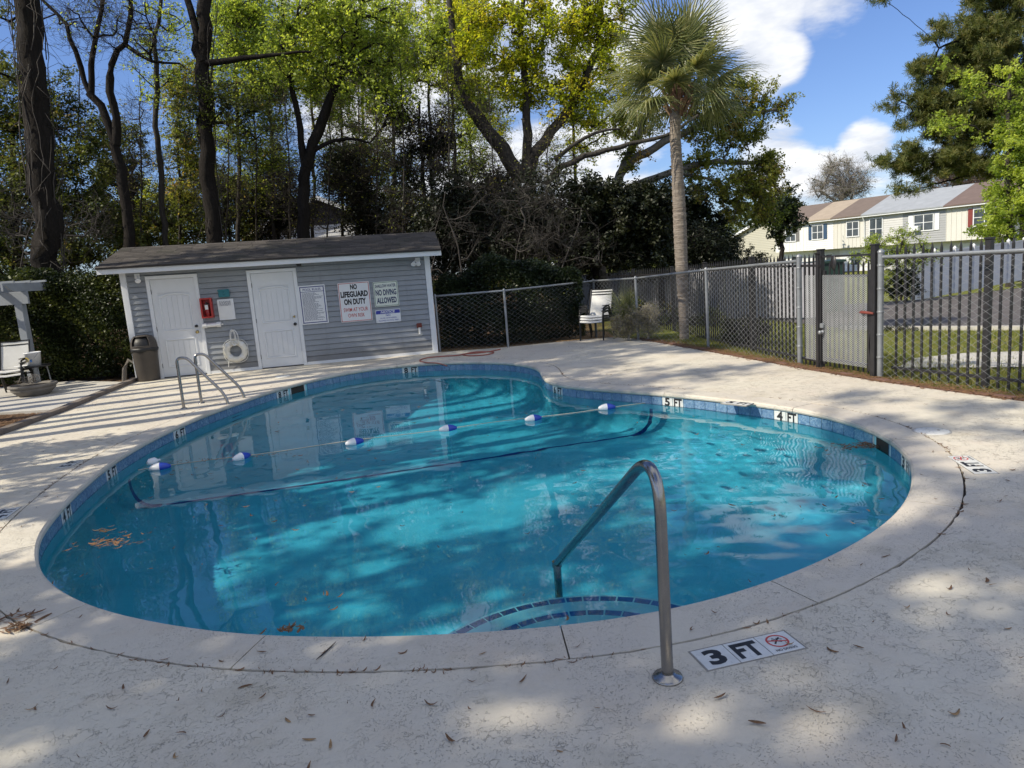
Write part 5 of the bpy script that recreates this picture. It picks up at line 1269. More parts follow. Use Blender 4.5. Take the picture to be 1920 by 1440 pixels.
tree('spreading_oak', 'wide oak with drooping reddish green foliage behind the palm', 'tree', [stem([(1120, 560), (1120, 470), (1135, 400)], 25, .30, .25), stem(z3([(125, 915), (230, 810), (400, 735), (600, 690), (760, 700), (860, 740)]), 25, .15, .04, False), stem(z3([(125, 915), (200, 720), (380, 600), (560, 530), (700, 480), (860, 470)]), 25, .17, .045, False), stem(z3([(140, 880), (250, 600), (350, 430), (520, 380), (700, 360)]), 25, .14, .04, False), stem(z3([(400, 740), (560, 760), (700, 830)]), 25, .07, .02, False)], ells([(1330, 190, 70, 40), (1400, 180, 60, 30), (1460, 195, 38, 28), (1390, 240, 60, 40), (1330, 250, 60, 40), (1430, 330, 40, 30), (1400, 375, 45, 45), (1340, 330, 60, 50), (1450, 310, 30, 25), (1440, 380, 30, 40), (1200, 230, 50, 40), (1190, 290, 40, 30)], 25), 'bark_pale', 'leaf_oak', 8, 280, .45, 110, .10, 12, up=.1)
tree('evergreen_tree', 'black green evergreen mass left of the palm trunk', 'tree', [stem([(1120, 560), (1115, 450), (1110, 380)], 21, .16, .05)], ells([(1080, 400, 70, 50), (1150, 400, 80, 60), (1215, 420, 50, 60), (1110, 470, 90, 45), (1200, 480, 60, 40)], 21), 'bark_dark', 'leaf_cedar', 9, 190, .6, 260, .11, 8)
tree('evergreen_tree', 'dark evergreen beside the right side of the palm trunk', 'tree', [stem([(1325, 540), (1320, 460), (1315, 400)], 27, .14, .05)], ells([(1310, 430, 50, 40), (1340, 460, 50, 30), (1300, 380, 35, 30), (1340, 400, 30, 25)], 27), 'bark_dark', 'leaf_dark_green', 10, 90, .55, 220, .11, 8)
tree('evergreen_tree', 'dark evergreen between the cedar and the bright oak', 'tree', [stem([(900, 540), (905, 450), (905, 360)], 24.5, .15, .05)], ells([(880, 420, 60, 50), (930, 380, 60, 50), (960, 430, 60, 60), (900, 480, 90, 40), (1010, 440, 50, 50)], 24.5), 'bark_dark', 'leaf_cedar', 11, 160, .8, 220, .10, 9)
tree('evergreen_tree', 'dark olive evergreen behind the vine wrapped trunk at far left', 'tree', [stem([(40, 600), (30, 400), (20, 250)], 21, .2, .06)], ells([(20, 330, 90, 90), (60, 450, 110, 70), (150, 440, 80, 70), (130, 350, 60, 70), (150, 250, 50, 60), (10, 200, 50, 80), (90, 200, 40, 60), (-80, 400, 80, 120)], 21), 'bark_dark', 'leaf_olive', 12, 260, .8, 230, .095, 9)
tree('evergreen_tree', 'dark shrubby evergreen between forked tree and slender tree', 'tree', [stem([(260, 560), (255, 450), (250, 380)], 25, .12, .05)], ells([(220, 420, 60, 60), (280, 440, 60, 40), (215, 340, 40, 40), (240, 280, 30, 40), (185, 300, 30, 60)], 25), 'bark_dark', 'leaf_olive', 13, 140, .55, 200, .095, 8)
tree('young_tree', 'small golden leaved tree glowing above the left part of the shed roof', 'tree', [stem([(275, 560), (275, 440), (272, 360)], 29, .08, .03)], ells([(272, 370, 40, 32), (280, 410, 45, 30)], 29), 'bark_grey', 'leaf_gold', 14, 40, .5, 110, .09, 7)
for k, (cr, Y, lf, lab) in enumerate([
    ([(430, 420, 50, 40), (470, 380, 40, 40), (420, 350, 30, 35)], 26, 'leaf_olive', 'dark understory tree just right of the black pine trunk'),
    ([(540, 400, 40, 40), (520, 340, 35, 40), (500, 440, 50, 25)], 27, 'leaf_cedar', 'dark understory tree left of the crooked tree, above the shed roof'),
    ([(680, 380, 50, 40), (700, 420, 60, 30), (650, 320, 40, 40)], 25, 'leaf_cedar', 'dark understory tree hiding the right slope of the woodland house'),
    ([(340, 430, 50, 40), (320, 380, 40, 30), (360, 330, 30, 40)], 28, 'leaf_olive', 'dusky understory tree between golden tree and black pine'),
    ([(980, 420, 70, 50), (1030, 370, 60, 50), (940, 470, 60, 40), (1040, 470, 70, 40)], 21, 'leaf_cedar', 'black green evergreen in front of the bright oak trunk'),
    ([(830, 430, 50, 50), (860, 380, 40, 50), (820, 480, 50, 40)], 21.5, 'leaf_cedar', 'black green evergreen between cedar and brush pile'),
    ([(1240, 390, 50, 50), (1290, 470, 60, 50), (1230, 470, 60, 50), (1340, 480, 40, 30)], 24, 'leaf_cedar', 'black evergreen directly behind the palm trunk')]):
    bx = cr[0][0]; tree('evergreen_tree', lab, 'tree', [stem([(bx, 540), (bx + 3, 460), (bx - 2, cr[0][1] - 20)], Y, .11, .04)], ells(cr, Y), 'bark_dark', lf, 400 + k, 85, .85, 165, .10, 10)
for k, (x, y0, y1, Y, r, cr, lf, lab) in enumerate([
    (445, 460, -60, 25, .09, [(440, 60, 40, 60), (460, 160, 40, 50), (430, 250, 35, 40), (470, 20, 40, 40)], 'leaf_spring', 'slim spring tree just right of the black pine trunk'),
    (335, 470, 120, 27, .07, [(335, 200, 35, 60), (340, 290, 35, 50), (350, 150, 30, 40), (360, 370, 40, 40)], 'leaf_oak', 'slim leafy tree seen through the gap left of the black pine'),
    (510, 460, 40, 26, .08, [(505, 200, 45, 60), (500, 300, 45, 50), (525, 130, 40, 50), (470, 360, 50, 40)], 'leaf_spring', 'slim pale leaved tree left of the crooked tree'),
    (640, 460, -40, 27, .07, [(640, 260, 50, 50), (650, 330, 45, 50), (620, 180, 40, 50), (690, 300, 40, 40)], 'leaf_spring', 'slim spring leaved tree right of the crooked tree'),
    (735, 470, -60, 26, .08, [(735, 330, 40, 50), (720, 230, 40, 50), (740, 120, 40, 60), (700, 390, 45, 40)], 'leaf_spring', 'slim spring tree left of the dark cedar'),
    (850, 480, -80, 26, .09, [(845, 60, 40, 60), (830, 140, 35, 50), (870, 230, 35, 50), (860, -20, 50, 40), (800, 80, 40, 50)], 'leaf_spring', 'tall thin tree with sparse pale leaves right of the dark cedar'),
    (880, 480, -40, 28, .08, [(890, 60, 40, 60), (895, 180, 35, 50), (880, 290, 35, 50)], 'leaf_spring', 'tall thin tree left of the bright oak'),
    (585, 460, -80, 28, .08, [(580, 40, 60, 60), (600, 130, 50, 50), (560, 90, 50, 60), (620, 200, 40, 50)], 'leaf_gold', 'yellow green spring tree behind the crooked tree'),
    (680, 460, -90, 30, .08, [(680, 30, 60, 60), (720, 110, 60, 60), (660, 120, 50, 50), (750, 40, 50, 60)], 'leaf_spring', 'light green spring tree behind the dark cedar'),
    (400, 460, -90, 29, .08, [(400, 120, 40, 50), (460, 60, 50, 50), (500, 120, 50, 60), (420, 30, 40, 40)], 'leaf_spring', 'pale spring tree behind the black pine trunk'),
    (805, 460, -90, 30, .08, [(800, 40, 50, 50), (840, 110, 50, 60), (780, 120, 40, 50), (920, 200, 50, 60)], 'leaf_gold', 'yellow green tree between cedar and bright oak'),
    (1075, 520, -40, 29, .09, [(1090, 150, 50, 50), (1090, 250, 50, 50), (1150, 120, 50, 60), (1160, 220, 50, 50), (1060, 300, 50, 40)], 'leaf_gold', 'yellow green tree just left of the palm crown')]):
    tree('slender_tree', lab, 'tree', [stem([(x, y0 + 60), (x + 4, (y0 * 2 + y1) / 3), (x - 5, (y0 + 2 * y1) / 3), (x + 3, y1)], Y, r, .03)], ells(cr, Y), 'bark_grey', lf, 30 + k, 120, .65, 85, .10, 12, group='slender trees in the woods')
for k, (x, y0, x1, y1, Y, lab) in enumerate([(260, 480, 262, 130, 23, 'bare sapling left of the slender pale leaved tree'), (420, 480, 428, 160, 24, 'bare sapling right of the black pine trunk'), (480, 470, 470, 90, 25, 'bare sapling under the broken limb of the black pine'), (545, 470, 530, 150, 23.5, 'bare sapling just left of the crooked tree'), (610, 460, 618, 170, 24, 'bare sapling between the stems of the crooked tree'), (665, 460, 672, 130, 25, 'bare sapling right of the crooked tree'), (705, 470, 700, 110, 24, 'second bare sapling right of the crooked tree'), (755, 480, 750, 90, 22, 'bare sapling left of the dark cedar'), (835, 500, 840, 100, 22, 'bare sapling right of the dark cedar'), (925, 500, 915, 160, 22, 'bare sapling in front of the left fork of the bright oak'), (1010, 500, 1030, 220, 22, 'bare sapling in front of the bright oak trunk'), (130, 500, 150, 120, 22, 'bare sapling between the vine wrapped trunk and the forked tree')]):
    h = y0 - y1; tree('bare_sapling', lab, 'tree', [stem([(x, y0 + 60), ((x + x1) / 2 + 5, (y0 + y1) / 2), (x1, y1)], Y, .045, .012)], ells([(x1, y1 + h * .15, 35, h * .16), ((x + x1) / 2, y1 + h * .42, 45, h * .2), (x, y1 + h * .7, 45, h * .2)], Y), 'bark_grey', 'leaf_oak', 500 + k, 50, .75, 9, .07, 9, 'bare', group='bare saplings in the woods', limb_r=.007, twig_r=.0045, wig=.2)
tree('dead_brush', 'tangle of grey dead branches piled behind the hedge right of the shed', 'brush', [stem([(960, 560), (965, 500), (975, 440)], 19, .03, .012), stem([(870, 540), (856, 450), (830, 390), (835, 360)], 19, .02, .008, False), stem([(1040, 540), (1066, 470), (1084, 420), (1090, 390)], 19, .022, .008, False), stem([(800, 560), (815, 480), (812, 440), (825, 400)], 19, .018, .007, False)], ells([(900, 430, 90, 60), (1000, 420, 90, 60), (1080, 450, 80, 50), (840, 470, 50, 60), (960, 360, 80, 30)], 19, .8), 'dead_wood', 'leaf_dry', 16, 55, .9, 0, .06, 5, 'bare', limb_r=.008, twig='twig_brush', twig_r=.0045, wig=.25)
tree('dead_brush', 'grey dead brush against the vine wrapped trunk at left', 'brush', [stem([(30, 600), (40, 480), (60, 420)], 18.5, .03, .012)], ells([(30, 420, 60, 70), (150, 440, 60, 60), (60, 340, 60, 50)], 18.5, .8), 'dead_wood', 'leaf_dry', 17, 34, .8, 0, .06, 6, 'bare', limb_r=.008, twig='twig_brush', twig_r=.0045, wig=.2)

# ---- right hand side
tree('pine_tree', 'tall pine with layered needle sprays at the upper right', 'tree', [stem([(1922, 500), (1925, 300), (1932, 100), (1940, -100), (1945, -260)], 41, .38, .2), stem([(1930, 110), (1850, 190), (1790, 270), (1720, 330)], 41, .13, .045, False), stem([(1922, 230), (1840, 320), (1740, 350)], 41, .10, .035, False), stem([(1934, 20), (1830, 60), (1760, 90)], 41, .12, .045, False)], ells([(1770, 60, 50, 28), (1850, 70, 70, 50), (1745, 125, 45, 22), (1700, 190, 36, 22), (1770, 200, 60, 32), (1690, 295, 50, 28), (1745, 310, 70, 34), (1830, 290, 60, 45), (1860, 180, 60, 60), (1700, 345, 36, 18), (1810, 120, 60, 30), (1900, 40, 60, 60), (1840, 10, 60, 18), (1650, 5, 30, 10), (1890, -60, 110, 60), (1830, 140, 70, 50), (1780, 170, 60, 40), (1880, 220, 60, 60), (1800, 250, 60, 40), (1720, 230, 40, 24), (1890, 110, 50, 60)], 41), 'bark_dark', 'needle', 18, 400, .75, 75, .28, 6, 'needle', limb_r=.02)
tree('sweetgum_tree', 'fresh light green tree cut by the right edge of the photo', 'tree', [stem([(1895, 500), (1892, 400), (1890, 280), (1895, 140)], 36.5, .2, .07)], ells([(1900, 190, 40, 60), (1890, 270, 45, 50), (1905, 350, 45, 50), (1885, 420, 45, 40), (1930, 430, 60, 60), (1870, 390, 40, 50), (1850, 440, 30, 20), (1810, 160, 30, 20), (1780, 130, 30, 20), (1790, 230, 40, 20), (1960, 300, 60, 140)], 36.5), 'bark_grey', 'leaf_spring', 19, 230, .7, 130, .15, 10)
tree('magnolia_tree', 'round dark magnolia beyond the houses, left of the bare round tree', 'tree', [stem([(1465, 480), (1465, 440), (1466, 400)], 70, .3, .1)], ells([(1465, 385, 36, 36), (1455, 410, 40, 20), (1490, 405, 22, 18), (1465, 430, 34, 25)], 70), 'bark_dark', 'leaf_dark_green', 20, 60, 1.1, 120, .3, 6)
tree('bare_tree', 'large round leafless tree behind the brown roofs', 'tree', [stem([(1577, 450), (1577, 400), (1578, 370)], 104, .45, .3)], ells([(1575, 335, 52, 44), (1560, 350, 45, 30), (1600, 350, 40, 30)], 104), 'bark_pale', 'leaf_olive', 21, 130, 1.6, 14, .22, 12, 'bare', limb_r=.045, twig='twig_pale', twig_r=.018)
tree('bare_tree', 'pinkish budding tree behind the grey roofs under the pine', 'tree', [stem([(1800, 440), (1800, 380), (1800, 350)], 82, .35, .2)], ells([(1800, 320, 70, 40), (1760, 335, 45, 30), (1850, 330, 40, 40)], 82), 'bark_grey', 'leaf_dry', 22, 100, 1.4, 25, .2, 10, 'bare', limb_r=.035, twig='twig_pink', twig_r=.016)
tree('crape_myrtle', 'small feathery green tree in front of the grey townhouse', 'tree', [stem([(1690, 600), (1690, 545), (1680, 490)], 29, .07, .03), stem([(1688, 560), (1720, 500), (1740, 470)], 29, .05, .02, False)], ells([(1660, 465, 55, 28), (1700, 450, 40, 22), (1620, 480, 35, 14), (1720, 480, 40, 22), (1690, 500, 50, 20), (1665, 510, 35, 22)], 29), 'bark_grey', 'leaf_spring', 23, 110, .4, 60, .075, 8)
tree('low_shrub', 'dark low tree foliage hanging behind the bars left of the white fence', 'shrub', [stem([(1700, 600), (1700, 560), (1698, 535)], 28, .06, .03)], ells([(1695, 525, 28, 20), (1680, 540, 24, 18), (1710, 545, 20, 15)], 28), 'bark_dark', 'leaf_dark_green', 24, 36, .35, 130, .07, 7)
tree('round_shrub', 'yellow green mounded shrub behind the bars, left of the dark green container', 'shrub', [stem([(1400, 530), (1400, 500)], 27, .05, .03)], ells([(1395, 490, 36, 20), (1365, 500, 24, 14), (1420, 496, 22, 14)], 27), 'bark_dark', 'leaf_hedge', 25, 60, .33, 150, .06, 7, up=.7)
tree('round_shrub', 'dark clipped ball shrub in the grass behind the bars, under the grey fence', 'shrub', [stem([(1396, 650), (1396, 630)], 13.2, .03, .02)], ells([(1396, 622, 44, 26)], 13.2), 'bark_dark', 'leaf_dark_green', 26, 60, .13, 150, .035, 7)
tree('round_shrub', 'low dark shrub behind the right hand bars on the grass', 'shrub', [stem([(1720, 640), (1720, 625)], 15, .03, .02)], ells([(1715, 622, 40, 10), (1685, 624, 30, 9)], 15), 'bark_dark', 'leaf_dark_green', 27, 40, .13, 120, .035, 7)
tree('tall_shrub', 'dark shrub in front of the left part of the grey board fence', 'shrub', [stem([(1200, 650), (1205, 600)], 19, .04, .03)], ells([(1190, 590, 50, 30), (1240, 600, 40, 25), (1330, 600, 40, 16)], 19), 'bark_dark', 'leaf_olive', 28, 60, .3, 120, .06, 7)

# hedges
def hedge(label, x0, x1, y0, y1, h, seed, n, mat='leaf_hedge', size=.055, bump=.30, cat='hedge', nm='hedge'):
    rg = np.random.default_rng(seed); o = np.array([x0, y0, -.08]); t = thing(nm, label, cat, tuple(o))
    W = Wood(); ns = int((x1 - x0) * 5)
    A = np.c_[rg.uniform(x0 + .2, x1 - .2, ns), rg.uniform(y0 + .25, y1 - .1, ns), np.full(ns, -.1)]; B = A + np.c_[rg.normal(0, .25, ns), rg.normal(0, .15, ns), rg.uniform(.6, .95, ns) * h]
    W.twigs(A, B, .018, rg); i = rg.integers(0, ns, ns * 14); f = rg.uniform(.2, 1, len(i))[:, None]; A2 = A[i] * (1 - f) + B[i] * f; W.twigs(A2, A2 + rg.normal(0, .25, A2.shape), .006, rg); link('stems', W.mesh('stems', 'twig', o), t, kind='stuff')
    # leaves on a lumpy skin, thinning inwards
    u = rg.random((n, 3)); dpt = np.abs(rg.normal(0, .16, n)); side = rg.random(n)
    X = x0 + (x1 - x0) * u[:, 0]; bumpy = bump * (np.sin(X * 2.3 + seed) * .5 + np.sin(X * 5.1 + 2 * seed) * .3 + np.sin(u[:, 1] * 9 + X * 3.3) * .35)
    P = np.empty((n, 3)); top = side < .3; fr = (side >= .3) & (side < .8); bk = side >= .8
    hz = h + bumpy
    P[:, 0] = X; P[top, 1] = y0 + (y1 - y0) * u[top, 1]; P[top, 2] = (hz - dpt)[top]
    zf = u[:, 1] * hz; belly = .22 * np.sin(np.clip(zf / h, 0, 1) * math.pi) + .6 * bumpy
    P[fr, 1] = (y0 - belly + dpt)[fr]; P[fr, 2] = zf[fr]; P[bk, 1] = y0 + (y1 - y0) * u[bk, 2]; P[bk, 2] = zf[bk]
    P[:, 2] -= np.clip(np.abs((P[:, 0] - (x0 + x1) / 2) / ((x1 - x0) / 2)) - .88, 0, 1) * h * 1.2
    P = P[P[:, 2] > .02]; n = len(P); rn = np.clip(.45 + .25 * np.sin(P[:, 0] * 4 + P[:, 2] * 5) + rg.normal(0, .22, n), 0, 1)
    link('foliage', leaves('foliage', mat, P, size, rg, o, .4, .6, rn), t, kind='stuff'); return t
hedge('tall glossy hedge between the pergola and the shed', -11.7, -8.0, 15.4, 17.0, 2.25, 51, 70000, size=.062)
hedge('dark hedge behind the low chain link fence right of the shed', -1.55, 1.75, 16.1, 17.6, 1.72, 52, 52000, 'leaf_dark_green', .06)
hedge('low dark hedge continuing left behind the white slatted chair', -16.5, -11.8, 16.6, 18.2, 1.7, 53, 40000)

# far woods closing the view
rg = np.random.default_rng(60); n = 90000; o = np.array([0, 60, 0])
ang = rg.uniform(R_(-62), R_(6), n); rad = rg.uniform(46, 66, n); hh = 4.2 + 2.2 * np.sin(ang * 17) + 1.3 * np.sin(ang * 41 + 1) + .8 * np.sin(ang * 90); zz_ = rg.random(n) ** .8 * np.maximum(hh, 1.5) - .5
link('far_woods', leaves('far_woods', 'leaf_olive', np.c_[np.sin(ang) * rad, np.cos(ang) * rad, zz_], .34, rg, o), None, loc=tuple(o), kind='stuff')

n = 40000; o = np.array([40, 110, -1]); ang = rg.uniform(R_(6), R_(44), n); rad = rg.uniform(118, 135, n); hh = 8.5 + 2.5 * np.sin(ang * 23) + 1.5 * np.sin(ang * 51 + 2); zz_ = rg.random(n) ** .8 * hh - 1.5
link('distant_woods', leaves('distant_woods', 'leaf_olive', np.c_[np.sin(ang) * rad, np.cos(ang) * rad, zz_], .6, rg, o), None, loc=tuple(o), kind='stuff')
# trees left of the frame that throw the dappled shade
shade = [(-9.2, -1.2, 14, 2.6, 100, .40), (-8.2, -3.6, 12, 2.7, 80, .42), (-11.5, -3.6, 13, 2.8, 70, .45), (-7.4, -6.0, 11, 2.8, 60, .42), (-12.6, -1.0, 14, 2.4, 50, .5)]
sr = np.random.default_rng(909)
for y in (.75, 2.0, 3.75, 4.75, 5.6, 6.5): shade.append((-9.4 + sr.normal(0, .7), y + sr.normal(0, .15), 9.2 + sr.uniform(-.6, 1.0), sr.uniform(.55, .95), 34, .30))
for y in (7.6, 8.5, 9.3, 10.2, 11.1, 12.0): shade.append((-11.6 - .25 * (y - 8) + sr.normal(0, .8), y + sr.normal(0, .2), 14.5 + sr.uniform(-1.5, 2), sr.uniform(.6, 1.0), 40, .56))
for y in (5.2, 7.1, 8.0, 8.9, 9.8, 10.6, 11.5): shade.append((-10.6 - .15 * (y - 8) + sr.normal(0, .5), y + sr.normal(0, .2), 13, .8, 16, .72))
for k, (x, y, h, r, cl, zl) in enumerate(shade):
    b = np.array([x, y, -.1]); top = b + np.array([rng.normal(0, .3), rng.normal(0, .3), h])
    cr = [(b + (top - b) * f + np.array([rng.normal(0, .25 * r), rng.normal(0, .25 * r), 0]), np.array([r, r, h * .09])) for f in np.linspace(zl + .06, .96, 5)]
    tree('shade_tree', 'tall tree left of the pool casting dappled shade', 'tree', [([b, (b + top) / 2 + np.array([rng.normal(0, .2), rng.normal(0, .2), 0]), top], .15, .05)], cr, 'bark_dark', 'leaf_oak', 600 + k, cl, .6, 260 if r > 1.5 else 120, .12, 9, group='shade trees left of the pool')

# ------------------------------------------------------------------ the palm
pb = D(1283, 640, 14.6); pb.z = gz((pb.x, pb.y)) - .05
palm = thing('palm_tree', 'tall cabbage palm with a ringed grey trunk and fan fronds', 'palm tree', pb)
top = D(1268, 205, 14.6) - pb; W = Wood()
cpts = [(1283, 640), (1281, 560), (1277, 480), (1274, 400), (1270, 320), (1266, 260), (1266, 215), (1270, 165)]
P = np.array([np.array(D(x, y, 14.6) - pb) for x, y in cpts]); P[0, 2] = -.05; P = resamp3(P, .035); zl = np.linspace(0, 1, len(P))
rad = .100 + .028 * np.exp(-((zl - .45) / .28) ** 2) - .012 * np.exp(-(zl / .2) ** 2) + .008 * (np.arange(len(P)) % 3 == 0) + rng.normal(0, .002, len(P))
W.tube(P, rad, 18); link('trunk', W.mesh('trunk', 'palm_bark', (0, 0, 0)), palm)
hub = P[-1]
for k in range(44):                                           # old leaf bases, each a split boot
    a = k * 2.4; z = -.55 + .66 * (k / 44); c = hub + np.array([math.cos(a) * .13, math.sin(a) * .13, z]); d = np.array([math.cos(a) * .17, math.sin(a) * .17, .22 + .1 * rng.random()])
    m = MB(); m.bar(tuple(c), tuple(c + d), .075, .026, (0, 0, 1)); m.build('leaf_base', 'palm_boot', palm)
def frond(seed, plen, blen, droop):
    """fan leaf: stalk along +x, blade of pleated drooping segments"""
    rg = np.random.default_rng(seed); V = []; F = []; n = 56
    stalk = [np.array([plen * t, 0, -droop * .25 * (plen * t) ** 2]) for t in np.linspace(0, 1, 6)]; hastula = stalk[-1]
    for i in range(n):
        a = R_(-155) + R_(310) * i / (n - 1); ln = blen * (.62 + .38 * math.cos(a * .62)) * rg.uniform(.9, 1.05); d0 = np.array([math.cos(a), math.sin(a), .18 - .1 * abs(math.sin(a))]); sd = np.array([-math.sin(a), math.cos(a), 0]); o = len(V); ns = 7
        rt = hastula - np.array([1, 0, 0]) * .0
        for j in range(ns + 1):
            t = j / ns; p = rt + d0 * ln * t + np.array([.10 * t * ln, 0, 0]) - np.array([0, 0, 1]) * (droop * .85 * ln * t ** 2.2 + .06 * rg.normal() * t ** 2)
            wd_ = (.015 * blen * (1 - (2 * t - .75) ** 2 * .55) if t < .7 else .015 * blen * (1 - t) * 2.4 + .002)
            V += [p - sd * wd_, p + np.array([0, 0, .022 * (1 - t)]), p + sd * wd_]
        for j in range(ns): q = o + j * 3; F += [(q, q + 1, q + 4, q + 3), (q + 1, q + 2, q + 5, q + 4)]
    Wd = Wood(); Wd.tube(np.array(stalk), np.linspace(.022, .012, 6), 5); o = len(V); V += [tuple(v) for v in Wd.V[0]]; F += [tuple(int(q) + o for q in f) for f in Wd.F[0]]
    return npmesh('frond', np.array([tuple(v) for v in V]), F, 'palm_leaf', np.repeat(rg.random(n), 14).tolist() + [.5] * (len(F) - n * 14))
fr = [frond(s, pl, bl, dr) for s, pl, bl, dr in ((1, 1.0, .98, .5), (2, .95, .95, .7), (3, .85, .88, .9), (4, .75, .8, 1.0))]
for k in range(27):
    a = k * 2.39996 + .4; f = (k + .5) / 27; el = R_(82 - 84 * f ** 1.05); me = fr[0 if el > R_(45) else 1 if el > R_(10) else 2 if el > R_(-20) else 3]
    o = link('frond', me, palm, loc=tuple(hub + np.array([0, 0, -.02 - .25 * f]))); o.rotation_euler = (rng.normal(0, .25), -el, a); s = .90 - .08 * f + rng.normal(0, .06); o.scale = (s, s, s)

# small palmetto and twiggy shrubs by the chair
p0 = G(1160, 637); pm = thing('palmetto', 'small upright palmetto behind the stacked white chairs', 'palm plant', (p0.x + .25, p0.y + .25, -.08))
for k in range(5):
    m = rng.uniform(0, 6.28); o = link('frond', fr[k % 2], pm, loc=(0, 0, .1)); o.rotation_euler = (rng.normal(0, .2), -R_(rng.uniform(74, 89)), m); s = rng.uniform(.38, .52); o.scale = (s * 1.2, s * .42, s)
q = np.array(G(1180, 640)); tree('twiggy_shrub', 'twiggy half bare shrub with a few yellow leaves at the fence corner', 'shrub', [([q + (.0, .12, -.1), q + (.02, .12, .2)], .03, .02)], [(q + (.0, .15, .38), np.array([.32, .25, .3]))], 'twig_pale', 'leaf_pale', 90, 34, .17, 60, .045, 9, 'bare', limb_r=.004, twig='twig_pale', twig_r=.003)
q = np.array(G(1215, 640)); tree('twiggy_shrub', 'dry grey bush leaning on the chain link fence', 'shrub', [([q + (.05, .2, -.1), q + (.05, .2, .2)], .03, .02)], [(q + (.05, .22, .40), np.array([.26, .22, .34]))], 'twig_pale', 'leaf_pale', 91, 34, .17, 50, .035, 10, 'bare', limb_r=.004, twig='twig_pale', twig_r=.003)

# grass behind the edging
def grass(name, P, h, seed, mat='grass_blade'):
    rg = np.random.default_rng(seed); n = len(P); a = rg.uniform(0, 6.28, n); ln = rg.normal(0, .45, (n, 2)) * h; hh = h * rg.uniform(.5, 1.3, n); w_ = .006
    sd = np.c_[np.cos(a), np.sin(a), 0 * a] * w_; tip = P + np.c_[ln, hh]; V = np.stack([P - sd, P + sd, tip], 1).reshape(-1, 3)
    return link(name, npmesh(name, V, np.arange(3 * n).reshape(-1, 3), mat, np.clip(rg.normal(.45, .25, n), 0, 1)), kind='stuff')
rg = np.random.default_rng(77); n = 46000
e = resample(bl, .1, False); i = rg.integers(0, len(e) - 1, n); off = np.abs(rg.normal(.12, .9, n)) + .1
P2 = e[i] + np.c_[off, off * .35] + rg.normal(0, .05, (n, 2)); P2 = P2[~inside(P2, np.array(DECK))]
grass('grass_verge', np.c_[P2, ground_z(P2[:, 0], P2[:, 1]) - .01], .085, 78)
n = 60000; P2 = np.c_[rg.uniform(3.8, 15, n), rg.uniform(5, 22, n)]; P2 = P2[(P2[:, 0] - 4.6) * 1.0 + (P2[:, 1] - 9) * .25 > 0]; k = inside(P2, np.array([(7.6, 16.2), (8.2, 24), (16, 31), (60, 52), (60, 0), (13.0, 9.6)])) | inside(P2, np.array([(5.2, 9.5), (6.2, 10.6), (9.5, 9.3), (16, 6.0), (15.6, 4.6), (9.2, 7.7), (6.0, 9.0)])); P2 = P2[~k]
grass('lawn_grass', np.c_[P2, ground_z(P2[:, 0], P2[:, 1]) - .01], .075, 79)
# ------------------------------------------------------------------ furniture and small things
def sling_chair(label, loc, rz, group, sl=True):
    t = thing('sling_chair', label, 'chair', loc, rz, group); w_ = .27
    for s in (-1, 1):
        m = MB(); m.tube(arc_path([(s * w_, -.24, 0), (s * w_, -.22, .58), (s * w_, .12, .61), (s * w_, .2, .42)], .09, 6), .017, 8); m.build('front_leg', 'chair_frame', t)
        m = MB(); m.tube(arc_path([(s * w_, .36, 0), (s * w_, .22, .40), (s * w_ * .97, .26, .50), (s * w_ * .95, .42, .95)], .06, 5), .016, 8); m.build('back_frame', 'chair_frame', t)
        m = MB(); m.bar((s * w_, -.24, .41), (s * w_, .22, .385), .022, .028); m.build('seat_rail', 'chair_frame', t)
        m = MB(); m.box(s * w_ - .028, s * w_ + .028, -.22, .10, .612, .628, .006); m.build('armrest', 'chair_frame', t)
    m = MB(); m.bar((-w_, -.225, .385), (w_, -.225, .385), .022, .024); m.build('front_bar', 'chair_frame', t)
    m = MB(); m.bar((-w_ * .95, .42, .945), (w_ * .95, .42, .945), .02, .02); m.build('top_bar', 'chair_frame', t)
    n = 10
    def sheet(pts):
        m = MB(); vs = []
        for y, z in pts: vs += [(-w_ + .012, y, z), (0, y + .0, z - .018), (w_ - .012, y, z)]
        k = len(pts); m._add(vs + [(x, y + .002, z - .004) for x, y, z in vs], [(i * 3 + j, i * 3 + j + 1, i * 3 + j + 4, i * 3 + j + 3) for i in range(k - 1) for j in range(2)] + [(3 * k + i * 3 + j + 3, 3 * k + i * 3 + j + 4, 3 * k + i * 3 + j + 1, 3 * k + i * 3 + j) for i in range(k - 1) for j in range(2)], True); return m
    sheet([(-.25, .395), (-.25, .422), (-.21, .432), (-.1, .418), (.05, .408), (.2, .40)]).build('seat', 'sling', t); sheet([(.235, .42), (.27, .52), (.33, .68), (.38, .82), (.42, .94)]).build('backrest', 'sling', t)
    return t
cp = G(1118, 636); crz = R_(-31)
c0 = sling_chair('topmost of three stacked white sling chairs in the fence corner', (cp.x + .02, cp.y + .0, .115), crz, 'stacked sling chairs')
dup(c0, (cp.x + .01, cp.y - .015, .06), crz, 'middle of three stacked white sling chairs in the fence corner'); dup(c0, (cp.x, cp.y - .03, .003), crz, 'bottom of three stacked white sling chairs, its black legs on the deck')
lc = D(22, 700, 13.9); LCZ = -.03
c1 = sling_chair('white sling chair with black frame under the pergola at far left', (lc.x - .02, 13.9, LCZ), R_(14), 'chairs under the pergola')
dup(c1, (lc.x - .02, 13.92, LCZ + .075), R_(14), 'second white sling chair stacked into the one under the pergola')
